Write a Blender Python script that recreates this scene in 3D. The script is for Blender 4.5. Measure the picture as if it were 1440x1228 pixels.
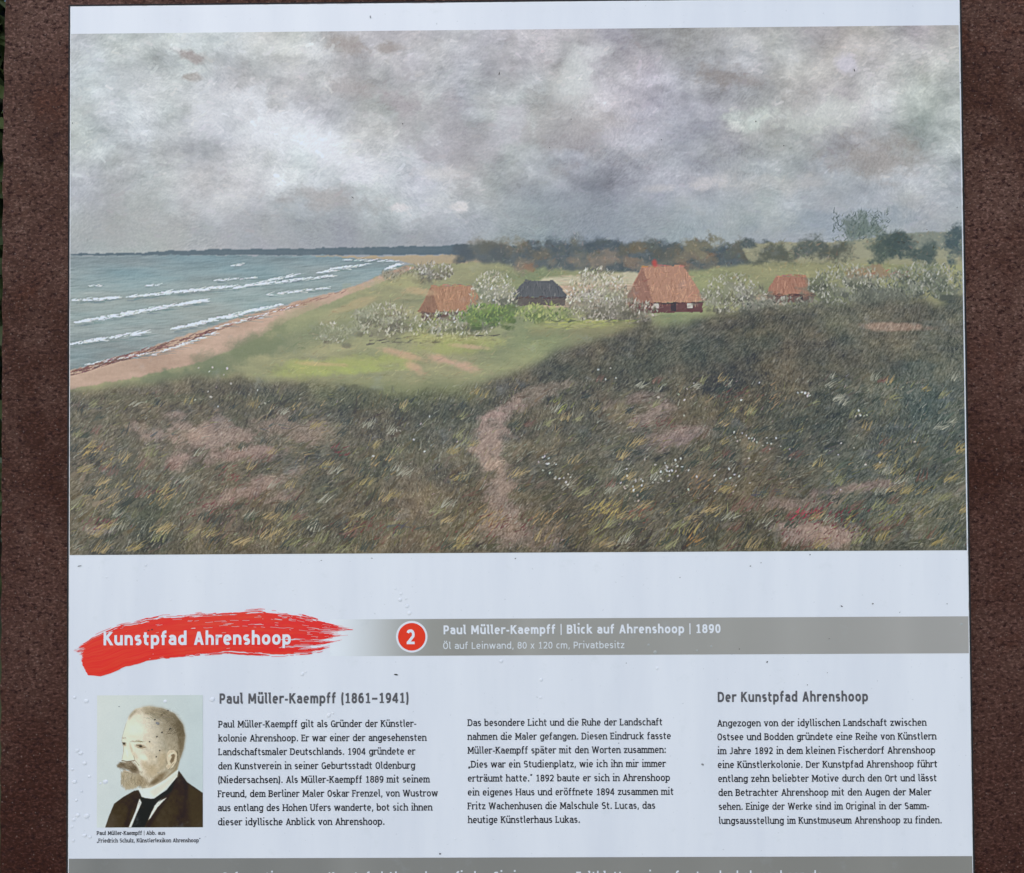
import bpy, math, random
import numpy as np
from mathutils import Matrix, Euler, Vector

for o in list(bpy.data.objects): bpy.data.objects.remove(o)
SC = bpy.context.scene
COL = SC.collection
R_ = math.radians
MM = 0.001

# ---------------------------------------------------------------- where the sign stands: its face leans back a little
LEAN = R_(10)
ORIGIN = Vector((-0.31, 0.0, 1.22))                       # lower left corner of the printed picture
FACE = Matrix.Translation(ORIGIN) @ Matrix.Rotation(math.pi / 2 - LEAN, 4, 'X')   # x along the board, y up it, z out of it

# ---------------------------------------------------------------- camera
cam = bpy.data.objects.new('camera', bpy.data.cameras.new('camera')); COL.objects.link(cam)
cam.data.sensor_fit = 'HORIZONTAL'; cam.data.sensor_width = 36; cam.data.lens = 1180 / 1440 * 36
cam.data.clip_start = 0.01; cam.data.clip_end = 500
rx, ry, rz = 0.016969, 0.007074, -0.006453
rot = Matrix.Rotation(rx, 4, 'X') @ Matrix.Rotation(ry, 4, 'Y') @ Matrix.Rotation(rz, 4, 'Z')
cam.matrix_world = FACE @ Matrix.Translation((0.31046, 0.07022, 0.57942)) @ rot
SC.camera = cam

# ---------------------------------------------------------------- overcast daylight
SUN_EL, SUN_AZ = R_(48), R_(200)                          # behind the viewer, a little to the left, high
world = bpy.data.worlds.new('World'); SC.world = world; world.use_nodes = True
nt = world.node_tree; bg = nt.nodes['Background']
sky = nt.nodes.new('ShaderNodeTexSky'); sky.sky_type = 'NISHITA'; sky.sun_disc = False
sky.sun_elevation = SUN_EL; sky.sun_rotation = SUN_AZ
sky.air_density = 1.0; sky.dust_density = 1.0; sky.ozone_density = 1.0
nt.links.new(sky.outputs[0], bg.inputs[0]); bg.inputs[1].default_value = 0.15
sun = bpy.data.objects.new('sun', bpy.data.lights.new('sun', 'SUN')); COL.objects.link(sun)
sun.data.energy = 0.55; sun.data.angle = R_(60); sun.data.color = (1.0, 0.95, 0.88)
d = Vector((math.sin(SUN_AZ) * math.cos(SUN_EL), math.cos(SUN_AZ) * math.cos(SUN_EL), math.sin(SUN_EL)))
sun.rotation_euler = d.to_track_quat('Z', 'Y').to_euler()
SC.view_settings.view_transform = 'Standard'; SC.view_settings.look = 'None'
SC.view_settings.exposure = 0.52; SC.view_settings.gamma = 1.0; SC.view_settings.use_curve_mapping = False

# how a print colour seen on an evenly lit board (sRGB) becomes the ink's own colour
LIGHT = np.array([0.74, 0.84, 0.97]); VEIL = np.array([0.024, 0.027, 0.031])
def s2l(c):
    c = np.asarray(c, np.float64)
    return np.where(c <= 0.04045, c / 12.92, ((c + 0.055) / 1.055) ** 2.4)
def ink(c255):
    a = (s2l(np.asarray(c255, np.float64) / 255.) - VEIL) / LIGHT
    return np.clip(a, 0.006, 0.84)

# ---------------------------------------------------------------- helpers
def new_mat(name, rough=0.5, spec=0.5, base=None):
    m = bpy.data.materials.new(name); m.use_nodes = True
    b = m.node_tree.nodes['Principled BSDF']
    b.inputs['Roughness'].default_value = rough; b.inputs['Specular IOR Level'].default_value = spec
    if base is not None: b.inputs['Base Color'].default_value = (*base, 1)
    return m, m.node_tree, b
def N(t, kind, **kw):
    n = t.nodes.new(kind)
    for k, v in kw.items():
        if hasattr(n, k): setattr(n, k, v)
        else: n.inputs[k].default_value = v
    return n
def mixc(t, fac, a, b, mode='MIX'):
    n = t.nodes.new('ShaderNodeMix'); n.data_type = 'RGBA'; n.blend_type = mode
    for s, v in ((0, fac), (6, a), (7, b)):
        if hasattr(v, 'links') or hasattr(v, 'is_output'): t.links.new(v, n.inputs[s])
        elif s == 0: n.inputs[0].default_value = v
        else: n.inputs[s].default_value = (*v, 1)
    return n.outputs[2]
def ramp(t, src, stops):
    n = t.nodes.new('ShaderNodeValToRGB'); e = n.color_ramp.elements
    while len(e) < len(stops): e.new(0.5)
    for q, (p, c) in zip(e, stops): q.position = p; q.color = (c, c, c, 1) if np.isscalar(c) else (*c, 1)
    t.links.new(src, n.inputs[0]); return n.outputs[0]
def noise(t, co, scale, detail=3, rough=0.55, vec_scale=None):
    if vec_scale:
        mp = t.nodes.new('ShaderNodeMapping'); mp.inputs['Scale'].default_value = vec_scale; t.links.new(co, mp.inputs[0]); co = mp.outputs[0]
    n = N(t, 'ShaderNodeTexNoise', Scale=scale, Detail=detail, Roughness=rough); t.links.new(co, n.inputs['Vector']); return n.outputs['Fac']

def mesh_obj(name, verts, faces, mat, parent=None, cols=None, smooth=False, local=FACE):
    me = bpy.data.meshes.new(name)
    if isinstance(verts, np.ndarray):
        n = len(verts); f = np.asarray(faces, np.int32); k = f.shape[1]
        me.vertices.add(n); me.vertices.foreach_set('co', verts.astype(np.float32).ravel())
        me.loops.add(f.size); me.loops.foreach_set('vertex_index', f.ravel())
        me.polygons.add(len(f)); me.polygons.foreach_set('loop_start', np.arange(0, f.size, k, dtype=np.int32))
        me.update(calc_edges=True)
    else:
        me.from_pydata(verts, [], faces)
    if cols is not None:
        at = me.color_attributes.new('Col', 'FLOAT_COLOR', 'POINT')
        c = np.ones((len(me.vertices), 4), np.float32); c[:, :3] = np.asarray(cols, np.float32)
        at.data.foreach_set('color', c.ravel())
    if smooth: me.polygons.foreach_set('use_smooth', np.ones(len(me.polygons), bool))
    me.materials.append(mat)
    o = bpy.data.objects.new(name, me); COL.objects.link(o)
    if parent is not None: o.parent = parent
    elif local is not None: o.matrix_world = local
    return o
def tag(o, label=None, cat=None, group=None, kind=None):
    for k, v in (('label', label), ('category', cat), ('group', group), ('kind', kind)):
        if v: o[k] = v
    return o

# ---------------------------------------------------------------- printed picture (generic seaside meadow)
PX0, PX1, PY0, PY1 = 98.0, 1362.0, 40.0, 780.0
PSC = 0.9

def vnoise(rng, h, w, cell):
    """smooth lattice noise, 0..1"""
    cy, cx = (cell, cell) if np.isscalar(cell) else cell
    gh, gw = int(h / cy) + 3, int(w / cx) + 3
    g = rng.random((gh, gw)).astype(np.float32)
    ys = np.arange(h, dtype=np.float32) / cy
    xs = np.arange(w, dtype=np.float32) / cx
    y0 = ys.astype(int); x0 = xs.astype(int)
    fy = ys - y0; fx = xs - x0
    fy = (fy * fy * (3 - 2 * fy))[:, None]; fx = (fx * fx * (3 - 2 * fx))[None, :]
    a = g[y0][:, x0]; b = g[y0][:, x0 + 1]; c = g[y0 + 1][:, x0]; d = g[y0 + 1][:, x0 + 1]
    return (a * (1 - fx) + b * fx) * (1 - fy) + (c * (1 - fx) + d * fx) * fy

def fbm(rng, h, w, cell, octv=4, gain=0.5):
    out = np.zeros((h, w), np.float32); amp = 1.0; tot = 0
    cell = np.array([cell, cell] if np.isscalar(cell) else cell, float)
    for _ in range(octv):
        out += amp * (vnoise(rng, h, w, tuple(np.maximum(cell, 1.01))) - 0.5); tot += amp
        amp *= gain; cell = cell / 2
    return out / tot * 2

def blur(a, s):
    r = int(max(1, round(3 * s)))
    k = np.exp(-0.5 * (np.arange(-r, r + 1) / s) ** 2); k /= k.sum()
    p = np.pad(a, ((r, r), (r, r)), mode='edge'); o = 0
    for i, q in enumerate(k): o = o + q * p[i:i + a.shape[0], :]
    o2 = 0
    for i, q in enumerate(k): o2 = o2 + q * o[:, i:i + a.shape[1]]
    return o2.astype(np.float32)

def blur3(a, s): return np.stack([blur(a[..., i], s) for i in range(3)], -1)

def gridsample(g, yy, xx):
    """bilinear look-up, coordinates in grid cells"""
    h, w = g.shape[:2]
    yy = np.clip(yy, 0, h - 1.001); xx = np.clip(xx, 0, w - 1.001)
    y0 = yy.astype(int); x0 = xx.astype(int); fy = (yy - y0); fx = (xx - x0)
    if g.ndim == 3: fy = fy[..., None]; fx = fx[..., None]
    return (g[y0, x0] * (1 - fx) + g[y0, x0 + 1] * fx) * (1 - fy) + (g[y0 + 1, x0] * (1 - fx) + g[y0 + 1, x0 + 1] * fx) * fy

def lic(rng, h, w, ang, length, grain=1.0):
    n = vnoise(rng, h, w, max(grain, 1.01))
    yy, xx = np.mgrid[0:h, 0:w].astype(np.float32)
    c, s = np.cos(ang), np.sin(ang); o = 0; wt = 0
    for k in np.linspace(-length, length, 2 * int(length) + 1):
        q = 1 - abs(k) / (length + 1)
        yi = np.clip(yy - k * s, 0, h - 1).astype(int); xi = np.clip(xx + k * c, 0, w - 1).astype(int)
        o = o + q * n[yi, xi]; wt += q
    o = o / wt - 0.5
    return o / (o.std() + 1e-6)

def polymask(h, w, pts):
    yy = np.arange(h) + 0.5; xx = np.arange(w) + 0.5
    m = np.zeros((h, w), bool); n = len(pts)
    for i in range(n):
        (ax, ay), (bx, by) = pts[i], pts[(i + 1) % n]
        if ay == by: continue
        rows = np.where((yy >= min(ay, by)) & (yy < max(ay, by)))[0]
        if len(rows) == 0: continue
        xc = ax + (yy[rows] - ay) * (bx - ax) / (by - ay)
        m[rows] ^= xx[None, :] > xc[:, None]
    return m.astype(np.float32)

class Canvas:
    def __init__(s, x0, y0, w, h, sc, seed):
        s.x0, s.y0, s.sc = x0, y0, sc
        s.h, s.w = int(round(h * sc)), int(round(w * sc))
        s.rng = np.random.default_rng(seed)
        s.a = np.zeros((s.h, s.w, 3), np.float32)
        yy, xx = np.mgrid[0:s.h, 0:s.w].astype(np.float32)
        s.X = x0 + (xx + 0.5) / sc; s.Y = y0 + (yy + 0.5) / sc
    def pt(s, x, y): return (x - s.x0) * s.sc, (y - s.y0) * s.sc
    def mask(s, pts, soft=1.0, rag=0.0, cell=14, seed=None):
        p = [s.pt(*q) for q in pts]
        m = polymask(s.h, s.w, p)
        if rag > 0:
            dx = fbm(s.rng, s.h, s.w, cell * s.sc, 3) * rag * s.sc; dy = fbm(s.rng, s.h, s.w, cell * s.sc, 3) * rag * s.sc
            yy, xx = np.mgrid[0:s.h, 0:s.w]
            m = m[np.clip(yy + dy, 0, s.h - 1).astype(int), np.clip(xx + dx, 0, s.w - 1).astype(int)]
        return blur(m, soft * s.sc) if soft > 0 else m
    def fill(s, m, col, alpha=1.0):
        m = (m * alpha)[..., None]
        s.a = s.a * (1 - m) + (np.asarray(col, np.float32) / 255. if np.ndim(col) == 1 else col) * m
    def blob(s, x, y, rx, ry, ang, col, alpha, edge=None, k=0.5):
        c, sn = math.cos(ang), math.sin(ang)
        u = ((s.X - x) * c + (s.Y - y) * sn) / rx; v = (-(s.X - x) * sn + (s.Y - y) * c) / ry
        d = np.sqrt(u * u + v * v)
        if edge is not None: d = d + edge * k
        m = np.clip(1.25 - d, 0, 1); m = m * m * (3 - 2 * m)
        s.fill(m, col, alpha)
    def dab(s, x, y, ang, ln, wd, col, al=1.0, taper=True, curv=0.0):
        """one brush stroke starting at (x,y), ang up from the right"""
        x, y = s.pt(x, y); ln *= s.sc; wd *= s.sc
        ex, ey = x + ln * math.cos(ang), y - ln * math.sin(ang)
        r = wd + 1.5
        xa, xb = int(min(x, ex) - r - abs(curv * ln)), int(max(x, ex) + r + abs(curv * ln)) + 1
        ya, yb = int(min(y, ey) - r), int(max(y, ey) + r) + 1
        xa = max(xa, 0); ya = max(ya, 0); xb = min(xb, s.w); yb = min(yb, s.h)
        if xa >= xb or ya >= yb: return
        gx = np.arange(xa, xb)[None, :] + 0.5 - x; gy = np.arange(ya, yb)[:, None] + 0.5 - y
        dx, dy = (ex - x) / (ln + 1e-6), (ey - y) / (ln + 1e-6)
        t = (gx * dx + gy * dy) / (ln + 1e-6); tc = np.clip(t, 0, 1)
        n = gx * -dy + gy * dx - curv * ln * tc * tc
        d = np.sqrt(n * n + ((t - tc) * ln) ** 2)
        ww = wd * (1 - 0.75 * tc) if taper else wd
        m = np.clip(ww * 0.5 + 0.5 - d, 0, 1) * min(1.0, wd + 0.2) * al
        m = m[..., None]
        s.a[ya:yb, xa:xb] = s.a[ya:yb, xa:xb] * (1 - m) + np.asarray(col, np.float32) / 255. * m
    def get(s, x, y):
        x, y = s.pt(x, y)
        return s.a[min(max(int(y), 0), s.h - 1), min(max(int(x), 0), s.w - 1)] * 255.

def paint_landscape():
    C = Canvas(PX0, PY0, PX1 - PX0, PY1 - PY0, PSC, 11)
    R = C.rng; H, W = C.h, C.w; X, Y = C.X, C.Y
    U = lambda a, b: float(R.uniform(a, b))
    # ---- sky: broad tones pushed about by warped cloud noise
    L = np.array([
     [178,182,186,190,168,178,172,178,166,172,174,182,184,182],
     [180,184,182,188,178,182,170,176,186,164,166,182,185,182],
     [183,190,196,182,173,183,166,178,182,163,164,184,188,182],
     [180,186,194,202,178,176,164,178,172,167,176,190,186,180],
     [177,179,187,206,202,168,158,156,156,173,180,188,179,176],
     [173,174,184,200,206,188,163,151,152,168,178,168,176,175],
     [168,172,179,182,180,183,170,146,148,158,170,170,174,173],
     [156,160,158,152,147,149,150,141,143,150,155,160,165,164]], np.float32)
    T = np.zeros(L.shape + (3,), np.float32)
    for j in range(L.shape[0]):
        for i in range(L.shape[1]):
            x = 100 + i * 97; lo = j / 7.
            if x < 380: t = np.array([-5, 1, 3]) * (1 - 0.3 * lo)
            elif x < 760: t = np.array([-1, 0, 4]) + lo * np.array([-4, 1, 0])
            elif x < 1000: t = np.array([-1, -2, 1]) + lo * np.array([-9, 1, 4])
            else: t = np.array([0, 0, -3]) + lo * np.array([-6, 1, 6])
            T[j, i] = L[j, i] + t
    wx = fbm(R, H, W, 150 * PSC, 6, 0.62) * 105; wy = fbm(R, H, W, 120 * PSC, 6, 0.62) * 66
    col = gridsample(T, (Y + wy - 50) / 40., (X + wx - 100) / 97.)
    f1 = fbm(R, H, W, (55 * PSC, 85 * PSC), 6, 0.6); f2 = fbm(R, H, W, (18 * PSC, 30 * PSC), 5, 0.65)
    fade = np.clip((350 - Y) / 110., 0.25, 1)
    bil = -np.abs(fbm(R, H, W, (48 * PSC, 70 * PSC), 6, 0.62)); bil = (bil - bil.mean()) / bil.std()
    d_ = gridsample(f1, np.arange(H)[:, None] + wy * .35 * PSC, np.arange(W)[None, :] + wx * .3 * PSC)
    col = col + (d_ * 44 * fade + f2 * 20 * fade + bil * 4.5 * fade)[..., None] * np.array([1.0, 1.0, 1.02])
    hue = fbm(R, H, W, 110 * PSC, 4)
    col = col + hue[..., None] * np.array([4, -3, 3]) + fbm(R, H, W, 70 * PSC, 4)[..., None] * np.array([3, 1, -5])
    col = col * np.array([.97, .985, .995]) + np.clip((Y - 230) / 110., 0, 1)[..., None] * 7
    C.a = (col / 255.).astype(np.float32)
    e1 = fbm(R, H, W, 30 * PSC, 5, 0.6)
    for b in [(266,72,24,7,.25,(140,133,132),.75),(270,104,15,5,0,(142,137,132),.7),(495,60,34,16,.3,(140,134,130),.6),
              (550,66,20,9,.1,(134,128,124),.6),(505,122,40,13,.1,(146,141,142),.5),(570,140,34,16,-.2,(150,144,150),.5),
              (1015,105,36,18,0,(134,128,124),.65),(1065,118,18,9,0,(138,132,128),.5),(1240,228,60,26,.1,(150,144,138),.55),
              (800,180,75,40,.2,(148,144,144),.5),(640,190,90,42,.5,(156,153,160),.45),(480,280,60,18,.1,(146,142,140),.5),
              (400,180,70,34,.5,(210,217,226),.7),(450,205,80,20,.55,(212,219,228),.6),(330,150,70,30,.2,(205,213,221),.5),
              (520,235,70,22,.35,(205,210,220),.6),(570,292,16,6,0,(208,208,212),.8),(655,292,12,6,0,(205,206,208),.8),
              (620,245,40,9,0,(196,196,196),.5),(820,105,26,36,.4,(198,206,208),.6),(845,75,18,18,.5,(204,210,214),.6),
              (725,175,22,30,.3,(192,197,208),.5),(1065,175,30,16,0,(196,208,204),.8),(1045,182,14,8,0,(210,216,214),.7),
              (1170,165,70,22,-.2,(200,208,204),.6),(1200,95,18,12,.4,(200,200,212),.8),(890,195,44,16,-.1,(186,188,200),.55),
              (1000,262,24,10,-.2,(200,199,200),.6),(935,268,22,6,0,(190,190,190),.5),(1110,262,70,14,0,(188,188,186),.4),
              (200,115,70,22,.3,(196,203,206),.5),(290,170,30,20,.2,(200,206,214),.5),(150,320,90,26,0,(160,163,166),.4),
              (1180,318,110,18,0,(136,150,162),.5),(830,310,110,28,0,(136,146,152),.4)]:
        x, y, rx, ry, an, c_, al = b
        C.blob(x, y, rx * 1.15, ry * 1.2, an, c_, al, e1 + 0.5 * f2, 0.9)
    # bristle marks over the sky
    ang = 0.25 + fbm(R, H, W, 130 * PSC, 3) * 2.6
    br = lic(R, H, W, ang, 3.5 * PSC, 1.3); br2 = lic(R, H, W, ang + 0.7, 2, 1.05)
    amp = 0.004 + 0.009 * np.clip(fbm(R, H, W, 60 * PSC, 3) + 0.3, 0, 1)
    C.a += (br * amp + br2 * 0.006)[..., None]
    for _ in range(3200):                                            # loaded-brush touches on the cloud tops
        x, y = U(100, 1360), U(44, 335)
        c0 = C.get(x, y); l = c0.mean()
        k = U(3, 18) if l > 176 else U(-9, 8)
        k = k * (1 if y < 270 else .55)
        C.dab(x, y, U(-0.6, 0.9), U(3, 11), U(1.6, 5.5), c0 + k + np.array([U(-2, 3), U(-2, 1), U(-3, 3)]), U(.2, .55), curv=U(-.4, .4), taper=R.random() < .4)
    # ---- far land
    far = [(98,353),(190,353),(230,350),(330,349),(420,350),(520,348),(620,347),(700,343),(760,336),(830,333),(880,327),(960,331),(1040,345),(1350,352),(1362,400),(98,400)]
    C.fill(C.mask([(98,354),(205,353),(240,350),(330,349),(520,348),(690,345),(760,350),(760,360),(98,357)], .8, 1.5, 8), (72,92,102), .9)
    sea = np.array([[112,136,145],[126,150,156],[138,160,162],[136,156,158],[128,147,151],[118,136,140]], np.float32)
    sc_ = gridsample(sea, (Y - 356) / 32. + f2 * .5, np.zeros_like(X) + 0.0) if False else sea[np.clip(((Y - 356) / 32.), 0, 5).astype(int)]
    q = np.clip((Y - 356) / 32., 0, 4.999); q0 = q.astype(int); fr = (q - q0)[..., None]
    sc_ = sea[q0] * (1 - fr) + sea[q0 + 1] * fr
    hs = lic(R, H, W, np.full((H, W), 0.06, np.float32), 12, 1.2)
    sc_ = sc_ * np.array([1.03, .99, .97]) + (fbm(R, H, W, (9 * PSC, 60 * PSC), 4) * 14 + hs * 3)[..., None] + fbm(R, H, W, (20 * PSC, 90 * PSC), 3)[..., None] * np.array([-8, 2, 6])
    seam = C.mask([(98,356),(455,359),(560,367),(572,374),(540,388),(486,408),(420,424),(345,444),(262,470),(180,497),(98,520)], .8, 2, 12)
    C.fill(seam, (sc_ / 255.).astype(np.float32))
    # ---- mid ground
    g1 = fbm(R, H, W, (16 * PSC, 60 * PSC), 5, .6)
    mead = np.array([138,142,108], np.float32) + g1[..., None] * np.array([26, 22, 14]) + hue[..., None] * np.array([14, 4, 6])
    C.fill(C.mask([(575,372),(700,362),(1362,372),(1362,600),(98,600),(98,535),(300,500),(430,432),(520,398)], 1.2, 3, 14), (mead / 255.).astype(np.float32))
    sand = np.array([176,152,134], np.float32) + g1[..., None] * 16 + f2[..., None] * 12
    C.fill(C.mask([(98,520),(180,497),(262,470),(345,444),(420,424),(486,408),(540,388),(572,374),(590,377),(540,398),(470,424),(400,455),(345,486),(285,508),(200,528),(98,546)], .9, 2.5, 10), (sand / 255.).astype(np.float32))
    C.fill(C.mask([(440,359),(560,361),(700,358),(720,368),(590,374),(560,366)], .8, 2, 10), (164,150,122), .9)
    def dabs(n, fx, fy, ang, ln, wd, cols, al=(.5, .95), curv=.15):
        for _ in range(n):
            c = np.array(cols[int(R.integers(len(cols)))], float) + U(-9, 9)
            C.dab(fx(), fy(), U(*ang), U(*ln), U(*wd), c, U(*al), curv=U(-curv, curv))
    # surf: rows of broken foam
    for (xa, ya, xb, yb, n, wd) in [(102,452,290,421,150,4),(102,420,165,417,50,3.4),(180,416,330,402,110,3.6),(240,462,400,428,120,4),(100,482,150,474,40,3.4),(152,474,205,466,40,3.6),
                           (330,405,420,386,60,2.6),(360,400,470,388,70,2.4),(450,384,520,372,50,2.2),(470,378,500,374,24,1.8),(300,394,360,390,20,1.8),(380,414,460,406,40,2.2),(545,380,566,372,26,2.6),
                           (208,500,300,468,60,2.2),(120,512,215,494,60,2.6),(330,373,345,371,8,1.6),(480,366,560,368,26,1.4),(205,400,225,399,8,2),(125,400,140,399,6,1.6),(300,462,420,430,50,1.8)]:
        for k in range(n):
            t = U(0, 1); env = math.sin(math.pi * min(max(t, .02), .98)) ** .5
            if k % 4 == 0: C.dab(xa + t * (xb - xa) + U(-3, 3), ya + t * (yb - ya) + wd * U(.8, 1.6), U(-.1, .25), U(8, 22), U(1, 2.6), (U(96, 112), U(118, 132), U(122, 136)), U(.25, .5))
            C.dab(xa + t * (xb - xa) + U(-3, 3), ya + t * (yb - ya) + U(-1, 1) * wd * .6 * env, U(-.15, .35), U(3, 11), U(.8, wd * .7), (U(206, 230), U(216, 234), U(220, 238)), U(.6, 1))
    # weed line on the beach
    for k in range(170):
        t = R.random() ** 1.2; x = 100 + t * 210; y = 523 - t * 60 + U(-3, 4)
        C.dab(x, y, U(.1, .5), U(4, 14), U(1, 2.6), (U(96, 122), U(70, 84), U(66, 80)), U(.4, .85))
    dabs(60, lambda: U(310, 480), lambda: 0, (.2, .5), (3, 9), (1, 2), [(0, 0, 0)], (0, 0))
    for k in range(60):
        t = R.random(); C.dab(310 + t * 180, 462 - t * 52 + U(-2, 2), U(.2, .5), U(3, 9), U(.8, 1.8), (U(120, 140), U(88, 100), U(78, 92)), U(.3, .7))
    # ---- wood and hedges along the horizon
    e2 = fbm(R, H, W, 14 * PSC, 4, .6)
    wood = np.array([74,84,88], np.float32) + e2[..., None] * np.array([20, 18, 14]) + f2[..., None] * 14
    C.fill(C.mask([(640,352),(740,350),(800,346),(850,343),(900,345),(960,348),(1010,350),(1080,356),(1090,372),(980,382),(900,386),(820,384),(740,378),(660,366)], 2, 5, 12), (wood / 255.).astype(np.float32), .95)
    for k in range(130):                                             # crowns along the wood's edge
        x = U(650, 1090); y = 352 - 9 * math.exp(-((x - 830) / 90.) ** 2) + U(-3, 14); rr = U(6, 19)
        t_ = np.array([(72, 84, 90), (80, 88, 84), (66, 78, 86), (92, 92, 80), (104, 98, 80), (88, 96, 92)][int(R.integers(6))], float) + U(-8, 8)
        C.blob(x, y, rr, rr * U(.55, .85), U(-.2, .2), t_, U(.45, .9), e2 + f2 * .5, .8)
    for k in range(26):
        x = U(720, 1010); C.blob(x, U(362, 380), U(9, 22), U(5, 10), 0, np.array([(128, 118, 104), (118, 112, 96), (136, 104, 82), (110, 110, 100)][int(R.integers(4))]), U(.4, .8), e2 + f2 * .5, .9)
    C.fill(C.mask([(1050,348),(1110,345),(1180,346),(1260,336),(1362,334),(1362,380),(1060,372)], 1, 2, 10), (148,148,122), .9)
    C.fill(C.mask([(1255,338),(1300,332),(1362,332),(1362,356),(1255,356)], 1, 2, 10), (124,132,122), .9)
    for (x, y, rx, ry, c_) in [(1250,356,34,20,(72,84,78)),(1310,362,36,18,(74,86,82)),(1352,350,20,30,(72,86,88)),(1100,362,40,16,(84,88,76)),(1180,362,40,14,(80,84,74)),(1060,350,12,9,(78,88,88)),
                               (1225,328,26,22,(104,118,110)),(1206,322,14,16,(108,120,116)),(1000,350,34,13,(118,116,96)),(1140,352,30,13,(84,92,86)),(1275,346,26,16,(70,82,78))]:
        C.blob(x, y, rx, ry, 0, c_, .9, e2 + f2 * .6, .9)
    dabs(260, lambda: U(1180, 1260), lambda: U(304, 346), (.3, 2.6), (3, 8), (.8, 1.8), [(74, 88, 84), (112, 124, 112), (88, 102, 98)], (.3, .8))
    # pale strips of field
    C.fill(C.mask([(770,392),(900,386),(920,398),(910,404),(760,404)], 1.2, 3, 12), (184,180,156), .9)
    C.fill(C.mask([(770,404),(910,402),(930,432),(770,436)], 1.2, 3, 12), (186,162,144), .85)
    C.fill(C.mask([(1050,420),(1110,418),(1110,434),(1050,436)], 1.2, 3, 10), (178,160,142), .8)
    dabs(160, lambda: U(770, 910), lambda: U(390, 432), (-.1, .1), (8, 26), (.8, 2), [(196, 190, 166), (172, 158, 140), (190, 166, 148), (160, 158, 128)], (.3, .6))
    # ---- a few warm roofs among the bushes
    def roof(p, c0, c1, n, slope, wallc=None, wall=None):                  # thatch laid in strokes down the slope
        if wall: C.fill(C.mask(wall, .6, .8, 6), wallc, .95)
        m = C.mask(p, .6, 1.2, 8); C.fill(m, c0, .97)
        xs = [q[0] for q in p]; ys = [q[1] for q in p]
        for _ in range(n):
            x, y = U(min(xs), max(xs)), U(min(ys), max(ys)); px_, py_ = C.pt(x, y)
            if m[min(int(py_), H - 1), min(int(px_), W - 1)] > .8:
                C.dab(x, y, U(*slope), U(4, 11), U(.7, 1.6), np.array(c1, float) + np.array([1, .95, .85]) * U(-46, 26), U(.35, .8))
    roof([(592,440),(612,404),(668,402),(692,440)], (158,120,94), (172,136,106), 300, (-1.9, -1.2), (92,70,64), [(596,438),(688,437),(686,452),(598,452)])
    roof([(592,440),(612,404),(622,440)], (132,100,80), (146,112,88), 70, (-1.5, -1.0))
    roof([(722,420),(744,396),(786,397),(806,421)], (82,86,90), (98,100,102), 130, (-1.9, -1.2), (86,80,76), [(726,420),(802,420),(801,432),(727,432)])
    roof([(884,430),(910,378),(968,377),(1000,428)], (166,128,108), (182,144,118), 460, (-2.0, -1.1), (96,64,64), [(890,429),(996,428),(994,443),(892,443)])
    roof([(884,430),(910,378),(926,430)], (140,106,92), (156,120,100), 130, (-1.5, -0.9))
    roof([(1082,420),(1100,393),(1140,392),(1156,421)], (156,116,98), (170,130,108), 150, (-1.9, -1.1), (104,84,78), [(1086,420),(1152,420),(1150,431),(1087,431)])
    for (x0_, y0_, x1_, y1_) in [(612,404,668,402),(910,378,968,377),(1100,393,1140,392)]:
        for k in range(24): t = R.random(); C.dab(x0_ + t * (x1_ - x0_) - 3, y0_ + t * (y1_ - y0_) + U(-1, 2), U(-.2, .2), U(4, 9), U(1, 2.2), (U(120, 190), U(96, 150), U(80, 118)), U(.4, .8))
    for (x, y, w_, h_, c_) in [(620,440,6,8,(60,52,50)),(650,440,6,6,(176,176,170)),(672,440,6,6,(176,176,170)),(926,431,7,7,(184,182,174)),(950,430,8,12,(58,44,44)),(974,431,7,7,(184,182,174)),(1106,421,5,6,(176,172,164)),(1132,421,5,8,(66,54,50))]:
        C.fill(C.mask([(x, y), (x + w_, y), (x + w_, y + h_), (x, y + h_)], .4), c_, .9)
    for (xa, xb, y) in [(596,688,441),(892,996,430),(1086,1152,420),(726,802,421)]:
        for k in range(30): C.dab(U(xa - 2, xb), y + U(-1, 2), U(-.1, .1), U(3, 9), U(1, 2.2), (U(60, 84), U(48, 62), U(46, 58)), U(.4, .8))
    for (x, y) in [(928,374)]: C.blob(x, y, 5, 7, 0, (170,74,66), .9, e2, .3)
    for k in range(14): C.dab(U(1230, 1290), U(384, 398), U(-.4, .6), U(3, 9), U(1.5, 3), (U(150, 176), U(66, 84), U(76, 92)), U(.4, .8))
    C.fill(C.mask([(1196,384),(1245,378),(1262,396),(1200,398)], 1, 2, 8), (142,124,102), .8)
    # ---- bushes, many in blossom
    def bush(x, y, rx, ry, n, base, tips, tw=(1.2, 3.0), ang=(.6, 2.5)):
        C.blob(x, y + ry * .15, rx * .98, ry * .85, 0, base, .8, e2 + f2, .9)
        for k in range(int(rx / 6)):
            bx, by = x + U(-.8, .8) * rx, y + U(-.5, .7) * ry; rr = U(.16, .34) * ry + 4
            C.blob(bx, by, rr * 1.3, rr, 0, np.array(tips[int(R.integers(len(tips)))], float) * U(.8, .98), U(.35, .75), e2 + f2, .9)
            C.blob(bx + 3, by + rr * .9, rr * 1.2, rr * .5, 0, np.array(base, float) * U(.6, .8), U(.4, .75), e2 + f2, .9)
        for _ in range(n):
            r = math.sqrt(R.random()); t = U(0, 6.283)
            bx, by = x + r * rx * math.cos(t), y + r * ry * math.sin(t)
            up = (y + ry - by) / (2 * ry)
            c = np.array(tips[int(R.integers(len(tips)))], float) + U(-14, 14)
            if R.random() > .35 + .65 * up: c = np.array(base, float) + U(-22, 16)
            C.dab(bx, by, U(*ang), U(2, 5.5), U(*tw), c, U(.45, .95))
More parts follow.
